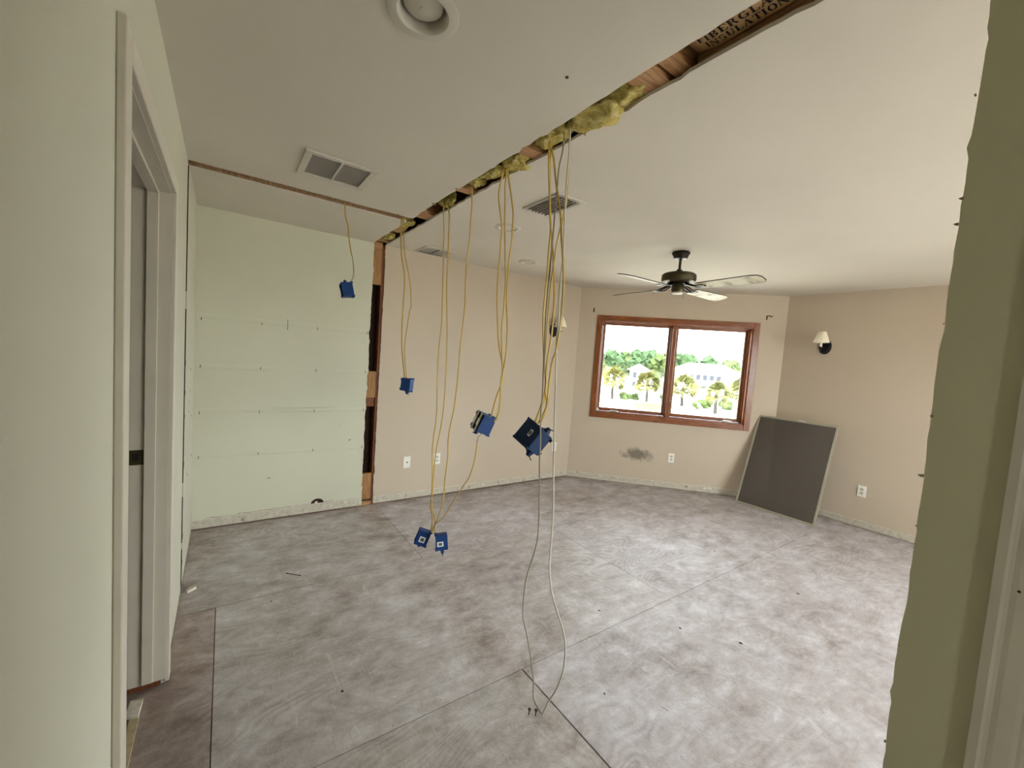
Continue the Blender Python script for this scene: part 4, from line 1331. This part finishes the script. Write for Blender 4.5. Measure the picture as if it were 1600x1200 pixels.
for k in range(4):
    r = random.Random(900 + k)
    poly = [(.012 * r.uniform(.6, 1.3) * math.cos(a), .009 * r.uniform(.6, 1.3) * math.sin(a)) for a in [i * math.pi / 3 for i in range(6)]]
    t = MB().prism(poly, 0, .003, lambda a, b, c: (a, b, c)).build('debris_chip', 'gypsum' if k % 2 else 'nail')
    chip_meshes.append(t.data)
    bpy.data.objects.remove(t)
spots = [(1.10, 3.0), (.95, 2.3), (1.9, 1.6), (1.72, .86), (2.39, 1.0), (2.9, 1.3), (1.45, 1.15), (.8, 1.5), (3.4, 1.7), (2.1, 2.3), (3.0, 2.6), (1.3, 1.7), (.45, 1.75), (1.0, 1.45), (3.3, 1.05), (2.6, .8), (.25, 2.6), (1.75, 3.2), (2.2, 1.25), (3.8, 1.25)]
for i, (x, y) in enumerate(spots):
    o = link('debris_chip', chip_meshes[i % 4], None, (x, y, .0006), (0, 0, i * 1.3))
    sc_ = .35 + .5 * ((i * 37) % 10) / 10
    o.scale = (sc_, sc_, sc_)
    tag(o, 'tiny loose chip of debris on the bare floor', 'debris', 'chips of debris on the floor')
o = MB().prism([(-.03, -.008), (.02, -.014), (.036, .004), (.0, .016), (-.028, .008)], 0, .014, lambda a, b, c: (a, b, c)).build('drywall_scrap', 'gypsum', None, loc=(XL + .05, 2.93, .0006), rot=(0, 0, .8))
tag(o, 'crumbled drywall scrap at the foot of the left wall slot', 'scrap')

# ================================================================ OUTSIDE
GZ = -3.5
gr = MB().box((-400, -400, GZ - .3), (400, 400, GZ)).build('ground', 'ground')
struct(gr, 'pale sunlit ground outside', 'ground')
def at(dx, dy, d, z=GZ):
    n = math.hypot(dx, dy)
    return Vector((dx / n * d, dy / n * d, z))
# road and lawn strips
rc = at(.86, .51, 44)
rd = MB().box((-40, -2.4, 0), (40, 2.4, .03)).build('road', 'asphalt', None, loc=(rc.x, rc.y, GZ), rot=(0, 0, math.radians(-52)))
struct(rd, 'pale road below the window', 'road')
lw = MB().box((-9, -1.5, 0), (9, 1.5, .04)).build('lawn', 'lawn', None, loc=at(.745, .667, 57), rot=(0, 0, math.radians(-52)))
struct(lw, 'strip of dry lawn beneath the leftmost palm', 'lawn')
# one frond: fan of narrow leaflets on a stalk, pointing +x
def frond_mesh():
    bm = bmesh.new()
    def strip(p, wdt):
        vs0 = None
        for i, q in enumerate(p):
            t = i / (len(p) - 1)
            ww = wdt * (math.sin(math.pi * min(1, .25 + .75 * t)) if i < len(p) - 1 else .05)
            d = (p[min(i + 1, len(p) - 1)] - p[max(i - 1, 0)])
            side = Vector((-d.y, d.x, 0))
            side = side.normalized() if side.length > 1e-6 else Vector((0, 1, 0))
            a, b = bm.verts.new(q + side * ww), bm.verts.new(q - side * ww)
            if vs0:
                bm.faces.new([vs0[0], vs0[1], b, a])
            vs0 = (a, b)
    strip([Vector((0, 0, 0)), Vector((.35, 0, .10)), Vector((.75, 0, .10))], .025)
    for k in range(13):
        a = math.radians(-80 + 160 * k / 12)
        L = .95 - .25 * abs(k - 6) / 6
        p0 = Vector((.72, 0, .10))
        d = Vector((math.cos(a), math.sin(a), 0))
        strip([p0, p0 + d * L * .5 + Vector((0, 0, .02)), p0 + d * L + Vector((0, 0, -.34 * L))], .048)
    me = bpy.data.meshes.new('frond')
    bm.to_mesh(me)
    bm.free()
    me.materials.append(M['frond'])
    return me
FM = frond_mesh()
def palm(loc, hgt, s, seed, label):
    r = random.Random(seed)
    o = tag(empty('palm_tree', loc), label, 'tree', 'palm trees outside the window')
    MB().tube([(0, 0, 0), (.05 * r.uniform(-1, 1), .05, hgt * .5), (0, 0, hgt)], lambda i: (.21, .17, .19)[i], 10).build('trunk', 'bark', o, True)
    MB().lathe([(.18, -.5), (.30, -.25), (.26, 0), (.12, .15), (0, .2)], 10).build('boot_crown', 'bark', o, True, loc=(0, 0, hgt))
    n = 40
    for k in range(n):
        az = k * 2.39996 + r.uniform(-.2, .2)
        el = math.radians(80 - 120 * (k / n) + r.uniform(-8, 8))
        f_ = link('frond', FM, o, (0, 0, hgt + .05), None)
        f_.rotation_euler = Euler((r.uniform(-1.1, 1.1), -el, az), 'XYZ')
        q = s * r.uniform(.85, 1.1)
        f_.scale = (q, q, q)
palm(at(.7555, .655, 60), 2.7, 1.5, 1, 'yellow-green palm at the left edge of the left window pane')
palm(at(.804, .594, 61), 2.4, 1.5, 2, 'palm beside the mullion in the left window pane')
palm(at(.8473, .5311, 60), 2.3, 1.5, 3, 'palm beside the mullion in the right window pane')
palm(at(.8815, .4715, 54), 2.2, 1.2, 4, 'greener small palm in the middle of the right window pane')
palm(at(.9035, .4285, 58), 2.4, 1.5, 5, 'palm at the right edge of the right window pane')
# shrubs between the palms
def blob_tree(loc, rx, rz, z0, seed, label, mat, name, grp, trunk=True):
    r = random.Random(seed)
    o = tag(empty(name, loc), label, 'tree' if trunk else 'shrub', grp)
    bm = bmesh.new()
    for k in range(9):
        mt = Matrix.Translation((r.uniform(-.6, .6) * rx, r.uniform(-.6, .6) * rx, z0 + rz * (1 + r.uniform(-.65, .65))))
        bmesh.ops.create_icosphere(bm, subdivisions=2, radius=r.uniform(.35, .6) * min(rx, rz * 1.3), matrix=mt)
    for v in bm.verts:
        p = v.co
        v.co = p + Vector((noise.noise(p * .9 + Vector((seed, 0, 0))), noise.noise(p * .9 + Vector((0, seed, 3))), noise.noise(p * 1.1))) * rx * .45
    me = bpy.data.meshes.new('crown')
    bm.to_mesh(me)
    bm.free()
    me.materials.append(M[mat])
    link('crown', me, o)
    if trunk:
        MB().tube([(0, 0, 0), (0, 0, z0 + rz)], .22, 7).build('trunk', 'bark', o)
    return o
for i, (dx, dy, d, rx, rz) in enumerate(((.775, .632, 62, .8, .5), (.790, .613, 63, .7, .45), (.825, .565, 64, .7, .5), (.862, .507, 58, .7, .5), (.873, .488, 60, .9, .6), (.890, .456, 62, .8, .6))):
    blob_tree(at(dx, dy, d), rx, rz, 0, 70 + i, 'low leafy shrub between the palms, %s from the left' % ('first', 'second', 'third', 'fourth', 'fifth', 'sixth')[i], 'tree', 'shrub', 'shrubs between the palms', False)
# tree line
for i in range(15):
    a = math.radians(43.5 - i * 1.40)
    top = 6.6 - .05 * i if i < 9 else 4.6 - .12 * (i - 9)
    if i < 2:
        top -= 1.2
    d = 122 + (i % 2) * 14
    hgt = top - GZ
    ordn = ('first', 'second', 'third', 'fourth', 'fifth', 'sixth', 'seventh', 'eighth', 'ninth', 'tenth', 'eleventh', 'twelfth', 'thirteenth', 'fourteenth', 'fifteenth')[i]
    blob_tree(Vector((math.cos(a) * d, math.sin(a) * d, GZ)), 3.0, hgt * .30, hgt * .36, 100 + i, 'distant tree behind the palms, %s of the tree line from the left' % ordn, 'tree2' if i % 3 else 'tree', 'distant_tree', 'distant tree line')
# far second row closes the gaps low down
for i in range(12):
    a = math.radians(44 - i * 1.75)
    blob_tree(Vector((math.cos(a) * (152 + 14 * (i % 2)), math.sin(a) * (152 + 14 * (i % 2)), GZ)), 3.4, 2.9, .3, 300 + i, 'hazy bush of the farthest hedge, number %s from the left' % ('one', 'two', 'three', 'four', 'five', 'six', 'seven', 'eight', 'nine', 'ten', 'eleven', 'twelve')[i], 'tree2', 'far_bush', 'farthest hedge', False)

def house(loc, rz, wx, dy, zw, zr, wins, label):
    o = tag(empty('house', loc, (0, 0, rz)), label, 'house')
    MB().box((-wx / 2, -dy / 2, 0), (wx / 2, dy / 2, zw)).build('walls', 'siding', o)
    e = .6
    mb = MB()
    v = [mb.bm.verts.new(p) for p in ((-wx / 2 - e, -dy / 2 - e, zw), (wx / 2 + e, -dy / 2 - e, zw), (wx / 2 + e, dy / 2 + e, zw), (-wx / 2 - e, dy / 2 + e, zw), (-wx / 2 + dy * .4, 0, zr), (wx / 2 - dy * .4, 0, zr))]
    for f_ in ((0, 1, 5, 4), (2, 3, 4, 5), (1, 2, 5), (3, 0, 4), (3, 2, 1, 0)):
        mb.bm.faces.new([v[i] for i in f_])
    mb.build('roof', 'roof_white', o)
    for (x0, x1, z0, z1) in wins:
        f_ = MB().box((x0, -dy / 2 - .06, z0), (x1, -dy / 2, z1)).build('window', 'label', o)
        MB().box((x0 + .08, -dy / 2 - .08, z0 + .08), (x1 - .08, -dy / 2 - .061, z1 - .08)).build('pane', 'win_dark', f_)
    return o
# front faces the viewer: local -y points back to the camera
def face_cam(p):
    return math.atan2(p.y, p.x) - math.pi / 2
p = at(.868, .497, 88)
house(p, face_cam(p), 11.5, 7, 4.75, 6.3, [(-2.6 + k * 1.15, -1.7 + k * 1.15, 3.1, 4.2) for k in range(5)] + [(-3.4, -2.9, 3.0, 4.3), (-1.6, .6, 1.4, 2.3)], 'wide white house with a low white roof in the right window pane')
p = at(.7905, .6125, 84)
house(p, face_cam(p), 3.2, 4, 4.2, 5.4, [(-1.1, -.3, 2.6, 3.8), (.3, 1.1, 2.6, 3.8), (-1.1, -.3, .9, 2.0)], 'narrow white house between the palms in the left window pane')
p = at(.8085, .588, 50)
pl = tag(empty('planter_wall', p, (0, 0, face_cam(p) + .25)), 'low brown plank wall at the foot of the left window pane', 'wall')
for k in range(3):
    MB().box((-1.6, -.06, .03 + k * .24), (1.6, .06, .25 + k * .24)).build('plank', 'brown_planks', pl)
for x in (-1.6, 0, 1.5):
    MB().box((x, .06, 0), (x + .12, .16, .8)).build('post', 'brown_planks', pl)
